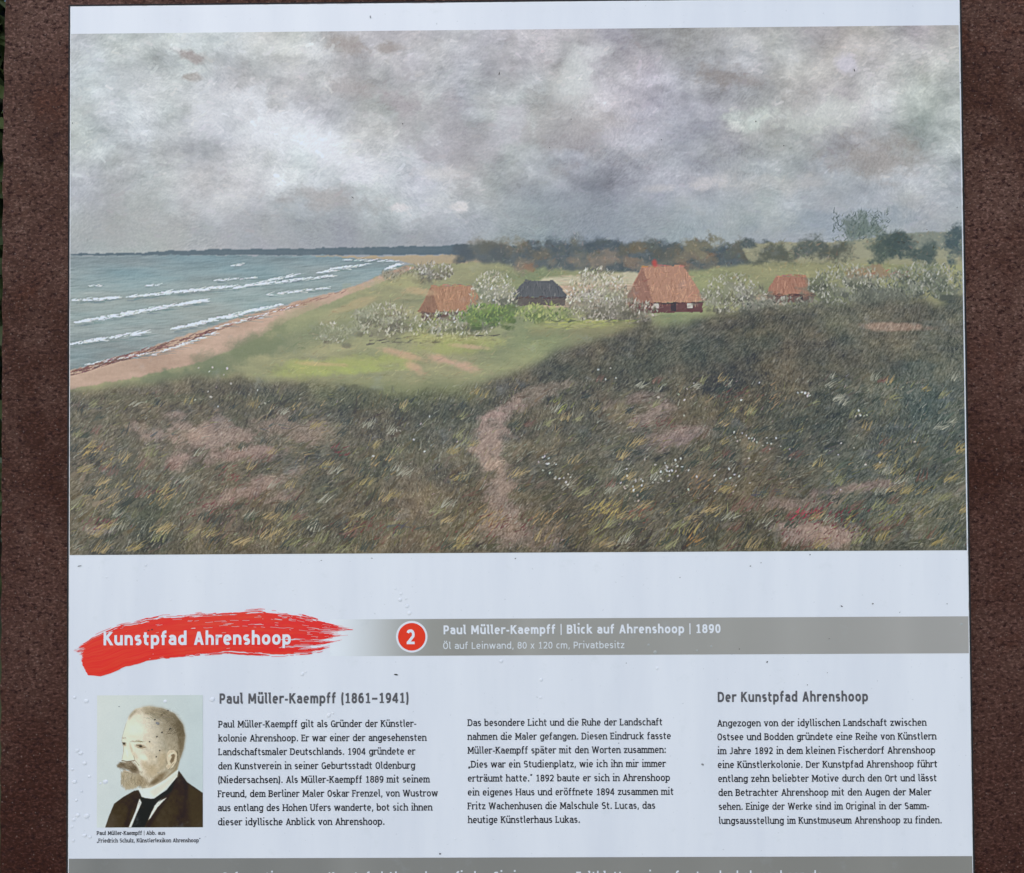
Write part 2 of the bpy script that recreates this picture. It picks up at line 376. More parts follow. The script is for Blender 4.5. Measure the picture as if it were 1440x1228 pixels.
    gb = (118,116,98); pale = [(186,184,170), (164,164,142), (198,198,190), (142,146,112)]
    bush(545,452,48,24,330,gb,pale); bush(640,462,60,22,430,(112,116,88),pale + [(150,158,100)])
    bush(470,470,30,15,150,(126,124,106),pale)
    bush(612,384,34,13,170,(104,102,88),[(160,158,146),(120,116,100),(184,184,178)])
    bush(560,388,20,9,60,(110,108,90),[(150,148,134)])
    bush(700,424,34,40,420,(120,126,108),pale); bush(690,446,40,16,220,(92,116,66),[(112,140,72),(132,152,84),(84,106,62)])
    bush(770,444,40,14,200,(96,112,72),[(126,144,88),(160,170,110)])
    bush(846,420,44,40,600,(122,120,106),pale); bush(880,442,52,18,320,(108,106,92),[(156,152,140),(122,120,102),(176,172,162)])
    bush(1040,420,46,30,420,(112,112,98),[(158,160,144),(132,138,108),(176,176,164)]); bush(1200,408,56,30,480,(106,110,98),[(150,152,138),(126,132,106),(170,172,160)])
    bush(1310,402,56,26,460,(100,106,96),[(144,148,136),(116,124,104),(164,166,156)])
    bush(1110,438,60,14,260,(92,96,86),[(122,126,112),(150,150,138)]); bush(1250,424,50,14,220,(92,96,86),[(122,126,112)])
    for k in range(30): C.dab(U(535, 575), U(438, 468), U(.9, 2.3), U(10, 24), .9, (96, 84, 76), U(.3, .6))
    dabs(80, lambda: U(520, 700), lambda: U(474, 486), (0, .2), (4, 12), (1, 2.4), [(70, 68, 66), (92, 88, 78)], (.4, .8))
    dabs(130, lambda: U(770, 900), lambda: U(452, 466), (-.1, .3), (5, 14), (1.2, 3), [(150, 160, 92), (130, 140, 82), (88, 96, 72), (166, 170, 104)], (.4, .8))
    # sunlit meadow and sandy tracks
    for (x, y, rx, ry, an, c_, al) in [(250,530,110,10,-.12,(104,114,88),.7),(470,470,120,22,-.3,(124,132,100),.5),(480,515,130,15,-.1,(158,166,100),.8),(640,480,90,10,.05,(170,172,110),.7),(330,500,90,22,-.35,(104,116,90),.6),(420,478,60,16,-.4,(116,126,98),.5),(820,462,90,8,0,(160,162,112),.6),(520,522,70,7,-.05,(160,172,100),.6),(640,492,70,12,0,(152,160,98),.6),(430,450,60,16,-.35,(140,148,110),.5),
                                      (360,490,50,16,-.4,(112,122,90),.6),(560,398,60,10,-.1,(158,158,116),.7),(600,412,30,5,.05,(186,162,128),.6),(500,430,40,6,-.35,(180,160,124),.5),
                                      (572,500,40,6,.25,(188,156,134),.7),(640,512,46,7,.3,(192,158,140),.75),(590,520,16,8,.5,(192,160,136),.7),(668,490,26,4,.1,(190,160,140),.6),(460,513,34,3.5,.05,(184,164,124),.6),
                                      (860,470,130,10,0,(128,126,96),.6),(900,480,40,4,.1,(166,146,124),.5),(1030,462,60,3,-.1,(160,142,124),.5),(1220,464,60,5,.1,(156,136,118),.7),(980,478,40,3,.2,(150,134,118),.5)]:
        C.blob(x, y, rx, ry, an, c_, al, e1 + f2 * .6, .8)
    for _ in range(2600):                                            # turf strokes over the meadow
        x, y = U(330, 1000), U(384, 560)
        if y < 545 - (x - 330) * .75: continue
        c0 = C.get(x, y); r = R.random()
        if c0[2] > c0[1] or c0.mean() > 182: continue
        k = U(-20, 20)
        C.dab(x, y, U(-.3, .9), U(3, 10), U(.8, 2), c0 + np.array([1.0, 1.0, .8]) * k + np.array([U(-6, 12), U(-3, 4), U(-6, 4)]), U(.3, .7), curv=U(-.3, .3))
    for _ in range(1500):                                            # leaf masses of the wood
        x, y = U(700, 1362), U(326, 398)
        c0 = C.get(x, y)
        if c0.mean() > 136 or c0[0] > c0[1] + 14: continue
        C.dab(x, y, U(0, 3.1), U(2, 6), U(1.2, 3.2), c0 + U(-16, 24) + np.array([U(-4, 12), U(-2, 4), -3]), U(.3, .75))
    # ---- dark windswept foreground
    fg = C.mask([(98,552),(210,538),(330,528),(420,538),(520,552),(600,556),(690,540),(790,500),(880,468),(980,452),(1100,440),(1362,428),(1362,800),(98,800)], 5, 9, 30)
    dk = np.array([88,85,73], np.float32) + e1[..., None] * np.array([20, 18, 12]) + g1[..., None] * np.array([12, 12, 6]) + hue[..., None] * np.array([10, 2, -4])
    dk = dk + np.clip((X - 1000) / 362., 0, 1)[..., None] * np.array([-4, 4, 8])
    C.fill(fg, (dk / 255.).astype(np.float32), .97)
    C.fill(C.mask([(420,536),(640,538),(700,560),(560,575),(440,560)], 6, 8, 20), (112,120,84), .5)
    for (x, y, rx, ry, an, c_, al) in [(300,610,110,22,.03,(138,122,112),.85),(330,640,80,14,-.1,(136,118,110),.7),(410,605,70,18,.1,(126,114,102),.6),(350,690,70,9,-.35,(134,116,108),.6),
                                      (770,552,44,7,-.25,(146,128,116),.8),(735,570,44,10,-.4,(146,128,118),.85),(705,592,34,14,-.7,(146,130,120),.85),(688,618,26,20,1.3,(144,128,118),.85),(690,648,32,18,.9,(142,126,116),.85),(706,680,34,24,1.1,(142,126,114),.85),(716,715,36,30,1.3,(140,124,112),.85),(716,755,60,26,.2,(138,122,110),.85),
                                      (955,620,40,14,-.2,(136,120,116),.6),(915,590,40,12,-.5,(136,122,116),.55),(900,565,36,8,-.2,(124,110,104),.5),(1110,715,60,12,0,(134,120,112),.6),(1150,755,70,16,.05,(148,130,120),.75),(1220,690,60,9,-.1,(132,116,110),.6),
                                      (140,745,26,7,0,(132,124,118),.6),(400,700,34,8,-.3,(140,122,114),.5),(1260,466,60,5,.05,(140,122,108),.6),(700,585,22,8,-.2,(160,138,130),.5)]:
        C.blob(x, y, rx * 1.2, ry * 1.2, an, np.array(c_) + np.array([2, 2, 2]), min(1, al * 1.35), e1 + f2, .75)
    gang = 0.85 + fbm(R, H, W, 90 * PSC, 3) * .9
    shade = fbm(R, H, W, (60 * PSC, 120 * PSC), 4, .55)
    C.a += fg[..., None] * shade[..., None] * np.array([.085, .07, .055])
    for (x, y, rx, ry, an, c_, al) in [(470,560,150,14,.05,(74,78,64),.6),(640,575,60,16,-.1,(72,76,64),.55),(240,560,130,10,0,(86,90,70),.5),(800,540,90,22,-.4,(78,80,68),.5),(480,680,90,22,-.35,(72,76,68),.5),(560,640,60,20,-.4,(76,82,68),.5),(820,640,110,30,-.3,(76,80,70),.5),(1120,600,130,34,-.3,(78,84,76),.5),(1000,500,160,16,-.15,(82,86,74),.5),(1290,560,70,50,0,(84,94,88),.5),(210,720,80,20,-.2,(76,80,64),.45)]:
        C.blob(x, y, rx, ry, an, c_, al, e1 + f2, .9)
    gl = lic(R, H, W, gang, 4, 1.15); gl2 = lic(R, H, W, gang + .4, 2, 1.02)
    patch = fbm(R, H, W, 26 * PSC, 5, .65)
    C.a += (fg * (gl * .020 + gl2 * .022))[..., None] + fg[..., None] * patch[..., None] * np.array([.075, .055, .04])
    fine = fbm(R, H, W, 8 * PSC, 3, .7)
    C.a += fg[..., None] * fine[..., None] * np.array([.05, .05, .045])
    for _ in range(1500):                                            # broad loaded strokes under the blades
        x, y = U(98, 1362), 778 - 240 * R.random()
        if y < (566 if x < 600 else 566 - (x - 600) * .15): continue
        c0 = C.get(x, y)
        if c0[0] > c0[1] + 9: continue
        k = U(-26, 20); q = .5 + .6 * (y - 500) / 275.
        C.dab(x, y, U(.3, 1.2), U(10, 30) * q, U(3, 8) * q, c0 + np.array([U(-4, 8), U(-3, 3), U(-8, 2)]) + k, U(.3, .7), curv=U(-.25, .3))
    for _ in range(1500):                                            # dragged strokes on the bare sand
        x, y = U(98, 1362), U(540, 778); c0 = C.get(x, y)
        if c0[0] < c0[1] + 8: continue
        C.dab(x, y, U(-.25, .35), U(6, 22), U(.8, 2.2), c0 + U(-30, 22) + np.array([2, 0, U(-4, 4)]), U(.3, .75), curv=U(-.15, .15))
    sx = lambda: U(98, 1362)
    def sy(): return 775 - 240 * R.random() ** 1.15
    clump = fbm(R, H, W, 42 * PSC, 3)
    for _ in range(9500):
        x, y = sx(), sy()
        lim = 552 if x < 600 else 552 - (x - 600) * .16
        if y < lim: continue
        px_, py_ = C.pt(x, y); iy, ix = min(int(py_), H - 1), min(int(px_), W - 1)
        c0 = C.get(x, y); cl = clump[iy, ix]; r = R.random(); sandy = c0[0] > c0[1] + 8
        if r < .42: c = c0 + U(-30, -6)
        elif r < .76: c = c0 + np.array([1, 1, .8]) * U(6, 28)
        elif r < .86 and cl > .05: c = np.array([156, 136, 98]) + U(-18, 16)
        elif r < .93 and cl < .1: c = np.array([150, 154, 142]) + U(-20, 18)
        elif r < .96: c = np.array([122, 124, 72]) + U(-14, 14)
        elif r < .975 and cl > .12: c = np.array([98, 60, 62]) + U(-12, 16)
        else: c = np.array([62, 70, 68]) + U(-10, 10)
        if sandy and R.random() < .74: continue
        sc_y = .55 + .55 * (y - 500) / 275.
        C.dab(x, y, gang[iy, ix] + U(-.45, .35), U(4, 16) * sc_y, U(.5, 1.3), c, U(.3, .75), curv=U(-.2, .3))
    for _ in range(420):                                             # tufts: sheaves of blades from one foot
        x, y = sx(), sy()
        if y < (566 if x < 600 else 566 - (x - 600) * .15): continue
        q = .5 + .6 * (y - 500) / 275.; r = R.random(); c0 = C.get(x, y)
        if c0[0] > c0[1] + 7 and r < .8: continue
        tone = [(158,142,104), (146,134,92), (128,130,96), (150,152,138), (64,72,64), (56,64,62), (110,84,76)][int(R.integers(7))]
        lean = .95 + U(-.35, .25)
        for k in range(int(U(9, 22))): C.dab(x + U(-9, 9) * q, y + U(-3, 3), lean + U(-.3, .3), U(8, 20) * q, U(.6, 1.5), np.array(tone) + U(-20, 20), U(.35, .85), curv=U(-.1, .3))
    for _ in range(2600):                                            # short bright flecks of dry stalk
        x, y = sx(), sy()
        if y < (560 if x < 600 else 560 - (x - 600) * .15): continue
        C.dab(x, y, U(.3, 1.2), U(2, 6), U(.5, 1), (U(150, 186), U(150, 182), U(136, 168)), U(.25, .6))
    for (x, y, n, c_, rr) in [(140,735,26,(106,62,70),14),(300,710,40,(104,58,62),22),(330,668,26,(112,60,60),20),(478,636,14,(110,48,56),8),(520,745,40,(104,60,60),24),(660,740,30,(100,58,56),30),(1160,735,80,(104,44,58),30),(1135,728,22,(160,62,78),10),
                              (1210,745,30,(82,58,60),26),(1090,700,20,(86,66,66),20),(930,600,20,(104,66,64),20),(730,740,26,(96,58,60),20),(1040,560,16,(106,68,66),16),(240,690,16,(98,64,66),16),(905,725,26,(120,82,70),20)]:
        for k in range(n): C.dab(x + R.normal() * rr, y + R.normal() * rr * .4, U(.2, 1.2), U(3, 10), U(.9, 2.4), np.array(c_) + U(-14, 18), U(.35, .8))
    for (x, y, n, c_) in [(850,722,70,(176,160,98)),(800,575,14,(150,160,84)),(135,640,24,(178,156,104)),(235,700,30,(168,146,102)),(150,700,30,(170,148,104)),(545,655,14,(176,150,104)),(690,735,36,(162,138,100)),(990,690,24,(160,126,90)),(985,760,20,(170,132,84)),
                          (1270,665,30,(140,132,92)),(1200,745,20,(140,138,76)),(1265,735,26,(136,138,78)),(400,750,36,(164,150,106)),(770,735,36,(158,134,100)),(1090,565,20,(146,124,96))]:
        for k in range(n): C.dab(x + R.normal() * 13, y + R.normal() * 8, U(.5, 1.1), U(4, 12), U(.7, 1.8), np.array(c_) + U(-16, 14), U(.35, .8))
    for (x, y, n, rr) in [(945,662,24,12),(905,683,26,22),(770,652,10,10),(795,678,10,9),(1020,688,14,26),(1053,622,10,10),(1138,560,10,4),(1215,588,7,8),(860,530,4,10),(1090,635,12,16),(985,560,8,40),(1220,640,8,40),(330,540,14,40),(600,620,8,40)]:
        for k in range(n): C.dab(x + R.normal() * rr, y + R.normal() * rr * .55, U(0, 3.1), U(.5, 1.8), U(1, 2.4), (U(186, 212), U(186, 208), U(180, 204)), U(.5, .95), taper=False)
    for (x, y, n, ln) in [(570,742,10,30),(1000,684,14,26),(1080,698,16,20),(1180,640,10,20),(390,600,10,24),(440,655,12,20),(230,612,6,18),(1240,640,8,24)]:
        for k in range(n): C.dab(x + U(-24, 24), y + U(-5, 5), U(-.4, 1.2), U(6, ln * .7), U(1, 2.6), (U(66, 86), U(72, 88), U(76, 90)), U(.4, .75))
    # canvas weave
    C.a = C.a + 1.0 * (C.a - blur3(C.a, 1.3))
    C.a += ((vnoise(R, H, W, 1.01) - .5) * .024 + (vnoise(R, H, W, (1.3, 7)) - .5) * .014 + (vnoise(R, H, W, (7, 1.3)) - .5) * .014)[..., None]
    return np.clip(C.a, .04, .97)

# ---------------------------------------------------------------- a stroke alphabet (units: em; x-height .5, capitals .66)
XH, CH, AH, DH = 0.50, 0.66, 0.715, -0.175

def arc(cx, cy, rx, ry, a0, a1, n=None, p=2.35):
    n = n or max(4, int(abs(a1 - a0) / 15))
    out = []
    for i in range(n + 1):
        a = math.radians(a0 + (a1 - a0) * i / n); c, s = math.cos(a), math.sin(a)
        out.append((cx + rx * math.copysign(abs(c) ** (2 / p), c), cy + ry * math.copysign(abs(s) ** (2 / p), s)))
    return out

def glyph(ch, h, serif):
    """strokes of one letter: list of (points, half width, closed); h = half the stem width. Returns strokes, advance."""
    v = h * .88
    S = []; sb = .040 if serif else .048
    def st(pts, hw=None, closed=False): S.append((pts, h if hw is None else hw, closed))
    sl = h * .68; so = h + .062
    def foot(x, y=0.0, l=1, r=1):
        if serif: st([(x - so * l - (0 if l else h), y + sl), (x + so * r + (0 if r else h), y + sl)], sl)
    def head(x, y, l=1, r=1):
        if serif: st([(x - so * l - (0 if l else h), y - sl), (x + so * r + (0 if r else h), y - sl)], sl)
    def flag(x, y, force=False):
        if serif or force: st([(x - h - .052, y - sl), (x, y - sl)], sl)
    def bowl(w, x0=0.0, top=XH, bot=0.0):
        st(arc(x0 + w / 2, (top + bot) / 2, w / 2 - h, (top - bot) / 2 - v, 0, 345, 23), closed=True)
    def dots(w, y):
        for x in (w / 2 - .095, w / 2 + .095): st([(x, y - h * 1.15), (x, y + h * 1.15)], h * 1.12)
    base = {'ü': 'u', 'ä': 'a', 'ö': 'o', 'Ö': 'O'}.get(ch, ch)
    c = base; w = .44
    if c == 'o': w = .45; bowl(w)
    elif c in 'nhmr':
        top = AH if c == 'h' else XH
        st([(h, 0), (h, top)]); flag(h, top); foot(h)
        if c == 'r':
            w = .315; st([(h, XH - .16)] + arc(.25, XH - v - .15, .25 - h, .15, 170, 62), h * .95)
            if serif: pass
        else:
            k = 1 if c != 'm' else 2; ww = .44 if c != 'm' else .375; w = ww
            for i in range(k):
                x0 = i * (ww - 2 * h); cx = x0 + ww / 2
                st([(x0 + h, XH - v - .17)] + arc(cx, XH - v - .16, ww / 2 - h, .16, 180, 0) + [(x0 + ww - h, 0)]); foot(x0 + ww - h)
            w = ww if k == 1 else 2 * ww - 2 * h
    elif c == 'u':
        w = .45; st([(h, XH), (h, v + .16)] + arc(w / 2, v + .16, w / 2 - h, .16, 180, 350)); st([(w - h, 0), (w - h, XH)])
        flag(h, XH); flag(w - h, XH); foot(w - h, 0, 0, 1)
    elif c in 'bdpqg':
        w = .45; bowl(w)
        if c == 'b': st([(h, 0), (h, AH)]); flag(h, AH)
        if c == 'd': st([(w - h, 0), (w - h, AH)]); flag(w - h, AH); foot(w - h, 0, 0, 1)
        if c == 'p': st([(h, DH), (h, XH)]); flag(h, XH); foot(h, DH)
        if c == 'q': st([(w - h, DH), (w - h, XH)])
        if c == 'g':
            st([(w - h, XH)] + arc(w / 2, DH + v + .115, w / 2 - h, .115, 0, -150))
            if serif: st([(w - h, XH - sl), (w + .05, XH - sl)], sl)
    elif c == 'a':
        w = .415; st(arc(w / 2 - .01, XH - v - .14, w / 2 - h + .01, .14, 150, 0) + [(w - h, 0)])
        st([(w - h, .285)] + [(w * .52, .285)] + arc(w * .52, .285 - (.285 - v) / 2, w * .52 - h, (.285 - v) / 2, 90, 270) + [(w * .62, v), (w - h, .085)], h * .92)
        foot(w - h, 0, 0, 1)
    elif c == 'e':
        w = .425; st([(w - h, .235)] + arc(w / 2, XH / 2, w / 2 - h, XH / 2 - v, 5, 312)); st([(h, .25), (w - h, .25)], h * .8)
    elif c == 'c': w = .375; st(arc(w / 2 + .02, XH / 2, w / 2 + .02 - h, XH / 2 - v, 52, 308))
    elif c in 'sS':
        T = XH if c == 's' else CH; w = .36 if c == 's' else .44; m = T * .515
        y1, r1 = (T - v + m) / 2, (T - v - m) / 2; y2, r2 = (v + m) / 2, (m - v) / 2
        st(arc(w / 2, y1, w / 2 - h, r1, 38, 255) + arc(w / 2, y2, w / 2 - h, r2, 75, -142))
    elif c == 't':
        w = .31; x = .115; st([(x, .635), (x, v + .11)] + arc(x + .125, v + .11, .125, .11, 180, 285)); st([(0, XH - v), (w - .015, XH - v)], v)
    elif c == 'f':
        w = .30; x = .115; st([(x, 0), (x, AH - v - .12)] + arc(x + .13, AH - v - .12, .13, .12, 180, 75)); st([(0, XH - v), (w - .02, XH - v)], v); foot(x)
    elif c in 'ij':
        w = .17 + (.03 if serif else 0); x = .10; flag(x, XH, True); st([(x, .675 - h * .2), (x, .675 + h * 1.7)], h * 1.12)
        st([(x, 0), (x, XH)]); foot(x)
    elif c == 'l':
        w = .20; x = .085
        if serif: st([(x, .11 + v), (x, AH)]); st([(x, .11 + v)] + arc(x + .10, v + .10, .10, .10, 180, 280)); flag(x, AH)
        else: st([(x, AH), (x, v + .09)] + arc(x + .10, v + .09, .10, .09, 180, 275)); flag(x, AH, True)
    elif c == 'k':
        w = .43; st([(h, 0), (h, AH)]); flag(h, AH); foot(h); st([(h, .215), (w - .075, XH)]); st([(.17, .30), (w - .045, 0)])
        if serif: head(w - .09, XH, .8, .8); foot(w - .05, 0, .8, .6)
    elif c in 'vwxyz':
        if c == 'v' or c == 'y':
            w = .42; st([(h * .9, XH), (w / 2, 0)]); 
            st([(w - h * .9, XH), (w / 2, 0)] if c == 'v' else [(w - h * .9, XH), (w / 2 - .085, DH)])
            if serif: head(h * 1.1, XH, .75, .75); head(w - h * 1.1, XH, .75, .75)
            if c == 'y': st([(w / 2 - .075, DH + v * .9), (.015, DH + v * .9)], v * .9)
        if c == 'w':
            w = .66; st([(h * .9, XH), (.18, 0)]); st([(.18, 0), (w / 2, XH)]); st([(w / 2, XH), (w - .18, 0)]); st([(w - .18, 0), (w - h * .9, XH)])
            if serif: head(h * 1.1, XH, .75, .75); head(w - h * 1.1, XH, .75, .75)
        if c == 'x':
            w = .41; st([(h, XH), (w - h, 0)]); st([(w - h, XH), (h, 0)])
            if serif: head(h, XH, .6, .7); head(w - h, XH, .7, .6); foot(h, 0, .6, .7); foot(w - h, 0, .7, .6)
        if c == 'z':
            w = .37; st([(.01, XH - v), (w - .005, XH - v)], v); st([(w - h, XH - v), (h, v)]); st([(.0, v), (w, v)], v)
            if serif: st([(.02, XH), (.02, XH - .13)], sl); st([(w - .02, 0), (w - .02, .13)], sl)
    elif c == 'A':
        w = .52; st([(h, 0), (w / 2, CH)]); st([(w - h, 0), (w / 2, CH)]); st([(.12, .2), (w - .12, .2)], v)
        if serif: foot(h * 1.1, 0, .8, .8); foot(w - h * 1.1, 0, .8, .8)
    elif c in 'BDPR':
        st([(h, 0), (h, CH)]); w = {'B': .45, 'D': .51, 'P': .435, 'R': .46}[c]
        if c == 'D': st([(h, CH - v), (w * .4, CH - v)] + arc(w * .4, CH / 2, w * .6 - h, CH / 2 - v, 90, -90) + [(h, v)])
        else:
            m = CH * (.53 if c == 'B' else .43); r = (CH - v - m) / 2; q = w * .5
            st([(h, CH - v), (q, CH - v)] + arc(q, CH - v - r, w * .5 - h - (.02 if c == 'B' else 0), r, 90, -90) + [(h, m)])
            if c == 'B': r = (m - v) / 2; st([(h, m), (q, m)] + arc(q, v + r, w * .5 - h, r, 90, -90) + [(h, v)])
            if c == 'R': st([(w * .5, m), (w - h * .6, 0)])
        if serif:
            head(h, CH, 1, 0)
            if c in 'PR': foot(h)
            else: foot(h, 0, 1, 0)
            if c == 'R': foot(w - h * .6, 0, .6, .7)
    elif c in 'EFL':
        w = {'E': .40, 'F': .385, 'L': .385}[c]; st([(h, 0), (h, CH)])
        if c in 'EF':
            st([(0, CH - v), (w, CH - v)], v); st([(h, CH * .52), (w - .05, CH * .52)], v)
            if serif: st([(w - sl, CH), (w - sl, CH - .15)], sl); head(h, CH, 1, 0)
        else: head(h, CH)
        if c in 'EL':
            st([(0, v), (w, v)], v)
            if serif: st([(w - sl, 0), (w - sl, .15)], sl); foot(h, 0, 1, 0)
        else: foot(h)
    elif c == 'G':
        w = .50; st(arc(w / 2 + .01, CH / 2, w / 2 + .01 - h, CH / 2 - v, 48, 325)); st([(w - h, .03), (w - h, .30)]); st([(w * .55, .31), (w + (.03 if serif else 0), .31)], v)
    elif c == 'H':
        w = .53; st([(h, 0), (h, CH)]); st([(w - h, 0), (w - h, CH)]); st([(h, CH * .51), (w - h, CH * .51)], v)
        for x in (h, w - h): foot(x); head(x, CH)
    elif c in 'IJ':
        w = .26; x = .13
        if c == 'I':
            st([(x, 0), (x, CH)]); st([(.01, sl), (w - .01, sl)], sl); st([(.01, CH - sl), (w - .01, CH - sl)], sl)
        else:
            w = .33; x = .245; st([(x, CH)] + arc(x - .13, v + .13, .13, .13, 0, -140)); st([(x - .10, CH - sl), (x + h, CH - sl)], sl)
    elif c == 'K':
        w = .48; st([(h, 0), (h, CH)]); st([(h, .27), (w - .07, CH)]); st([(.19, .385), (w - .04, 0)])
        if serif: foot(h); head(h, CH); head(w - .09, CH, .8, .8); foot(w - .06, 0, .8, .7)
    elif c == 'M':
        w = .64; st([(h + .015, 0), (h + .03, CH)]); st([(w - h - .015, 0), (w - h - .03, CH)]); st([(h + .03, CH), (w / 2, .14)]); st([(w - h - .03, CH), (w / 2, .14)])
        foot(h + .01); foot(w - h - .01); head(h + .02, CH, 1, 0); head(w - h - .02, CH, 0, 1)
    elif c == 'N':
        w = .55; st([(h, 0), (h, CH)]); st([(w - h, 0), (w - h, CH)]); st([(h, CH - .02), (w - h, .02)]); foot(h); head(h, CH, 1, 0); head(w - h, CH)
    elif c == 'O': w = .50; bowl(w, 0, CH, 0)
    elif c == 'U':
        w = .50; st([(h, CH), (h, v + .2)] + arc(w / 2, v + .2, w / 2 - h, .2, 180, 360) + [(w - h, CH)]); head(h, CH); head(w - h, CH)
    elif c == 'W':
        w = .76; st([(h, CH), (.21, 0)]); st([(.21, 0), (w / 2, CH)]); st([(w / 2, CH), (w - .21, 0)]); st([(w - .21, 0), (w - h, CH)])
        head(h * 1.1, CH, .8, .8); head(w - h * 1.1, CH, .8, .8)
    elif c == '0': w = .42; bowl(w, 0, CH, 0)
    elif c == '1':
        w = .42; x = .235; st([(x, 0), (x, CH)]); st([(x, CH - v), (.07, CH - .13)], v); st([(.06, sl), (w - .03, sl)], sl)
    elif c == '2':
        w = .42; st(arc(w / 2 - .01, CH - v - .165, w / 2 - h, .165, 158, -25) + [(h + .015, v * 1.2)]); st([(.01, v), (w - .01, v)], v)
    elif c == '4':
        w = .44; st([(w - .13, 0), (w - .13, CH)]); st([(w - .13, CH - .01), (.03, .19)]); st([(.015, .175), (w, .175)], v)
    elif c == '8':
        w = .42; m = .355; st(arc(w / 2, (CH - v + m) / 2, w / 2 - h - .015, (CH - v - m) / 2, 0, 345, 23), closed=True); st(arc(w / 2, (v + m) / 2, w / 2 - h, (m - v) / 2, 0, 345, 23), closed=True)
    elif c in '69':
        w = .42; r = .2 - v / 2
        a = arc(w / 2, v + r, w / 2 - h, r, 0, 345, 23); t = [(w - .08, CH - v)] + arc(w / 2 + .03, .21 + v, w / 2 + .03 - h, CH - .21 - 2 * v, 95, 185)
        if c == '9': a = [(w - x, CH - y) for x, y in a]; t = [(w - x, CH - y) for x, y in t]
        st(a, closed=True); st(t)
    elif c == '.': w = .18; st([(.10, 0), (.10, h * 2.3)], h * 1.2)
    elif c == ',': w = .17; st([(.11, h * 2.2), (.06, -.10)], h * .95)
    elif c == ':': w = .17; st([(.10, 0), (.10, h * 2.3)], h * 1.15); st([(.10, .36), (.10, .36 + h * 2.3)], h * 1.15)
    elif c == '-': w = .25; st([(.01, .245), (.24, .245)], v)
    elif c == '–': w = .44; st([(.01, .285), (.43, .285)], v)
    elif c == '|': w = .12; st([(.06, -.09), (.06, AH + .02)], h * .62)
    elif c == '(': w = .20; st(arc(.21, .29, .19 - h, .46, 118, 242, 12, 2.0))
    elif c == ')': w = .20; st(arc(-.01, .29, .19 - h, .46, 62, -62, 12, 2.0))
    elif c == '„':
        w = .24
        for x in (.07, .18): st([(x + .01, h * 2.1), (x - .035, -.085)], h * .85)
    elif c == '“':
        w = .24
        for x in (.07, .18): st([(x - .03, AH - .15), (x + .015, AH)], h * .85)
    elif c == ' ': return [], .30
    else: raise ValueError('no glyph ' + ch)
    if ch in 'üäö': dots(w, .665)
    if ch == 'Ö': dots(w, CH + .095)
    return [([(x + sb, y) for x, y in p], hw, cl) for p, hw, cl in S], w + 2 * sb

def ribbon(pts, hw, closed):
    """flat ribbon of even width round a path, mitred at its corners"""
    P = [pts[0]]
    for q in pts[1:]:
        if math.hypot(q[0] - P[-1][0], q[1] - P[-1][1]) > 1e-4: P.append(q)
    n = len(P); V = []
    for i in range(n):
        a = P[i - 1] if (i > 0 or closed) else None; b = P[(i + 1) % n] if (i < n - 1 or closed) else None
        def nrm(p, q):
            d = math.hypot(q[0] - p[0], q[1] - p[1]); return (-(q[1] - p[1]) / d, (q[0] - p[0]) / d)
        if a is None: nx, ny = nrm(P[i], b); k = 1
        elif b is None: nx, ny = nrm(a, P[i]); k = 1
        else:
            n1, n2 = nrm(a, P[i]), nrm(P[i], b); nx, ny = n1[0] + n2[0], n1[1] + n2[1]; l = math.hypot(nx, ny) or 1
            nx, ny = nx / l, ny / l; k = min(1.8, 1 / max(.4, nx * n1[0] + ny * n1[1]))
        V.append(((P[i][0] + nx * hw * k, P[i][1] + ny * hw * k), (P[i][0] - nx * hw * k, P[i][1] - ny * hw * k)))
    Q = [(i, i + 1) for i in range(n - 1)] + ([(n - 1, 0)] if closed else [])
    return V, Q

def layout(text, h, serif, track=0.0):
    x = 0; out = []
    for ch in text:
        S, adv = glyph(ch, h, serif)
        out += [([(px + x, py) for px, py in p], hw, cl) for p, hw, cl in S]
        x += adv + track
    return out, x

# ================================================================= MATERIALS
def gloss(t, b, co, r0=0.22, r1=0.42):
    """clear laminate: smears and a hint of waviness"""
    n = noise(t, co, 26, 4, 0.6, (1, .35, 1)); rr = N(t, 'ShaderNodeMapRange'); t.links.new(n, rr.inputs[0])
    rr.inputs['To Min'].default_value = r0; rr.inputs['To Max'].default_value = r1
    t.links.new(rr.outputs[0], b.inputs['Roughness'])
    w = noise(t, co, 140, 3, 0.6); bp = N(t, 'ShaderNodeBump', Strength=0.10, Distance=0.0004); t.links.new(w, bp.inputs['Height']); t.links.new(bp.outputs[0], b.inputs['Normal'])

def obj_co(t): return t.nodes.new('ShaderNodeTexCoord').outputs['Object']

M_white, t, b = new_mat('white_laminate', 0.3, 0.5)
co = obj_co(t)
c1 = mixc(t, ramp(t, noise(t, co, 9, 4, .6, (3.2, .45, 1)), [(.38, 0.), (.66, 1.)]), (.82, .815, .81), (.765, .765, .772))
c2 = mixc(t, ramp(t, noise(t, co, 60, 5, .7), [(.60, 0.), (.80, .55)]), c1, (.68, .69, .67))
t.links.new(mixc(t, ramp(t, noise(t, co, 420, 2, .5), [(.70, 0.), (.80, .6)]), c2, (.50, .50, .49)), b.inputs['Base Color']); gloss(t, b, co)

M_edge, t, b = new_mat('board_edge', 0.5, 0.4)
co = obj_co(t)
t.links.new(mixc(t, ramp(t, noise(t, co, 90, 4, .7), [(.50, 0.), (.68, .8)]), (.82, .80, .77), (.46, .38, .32)), b.inputs['Base Color'])

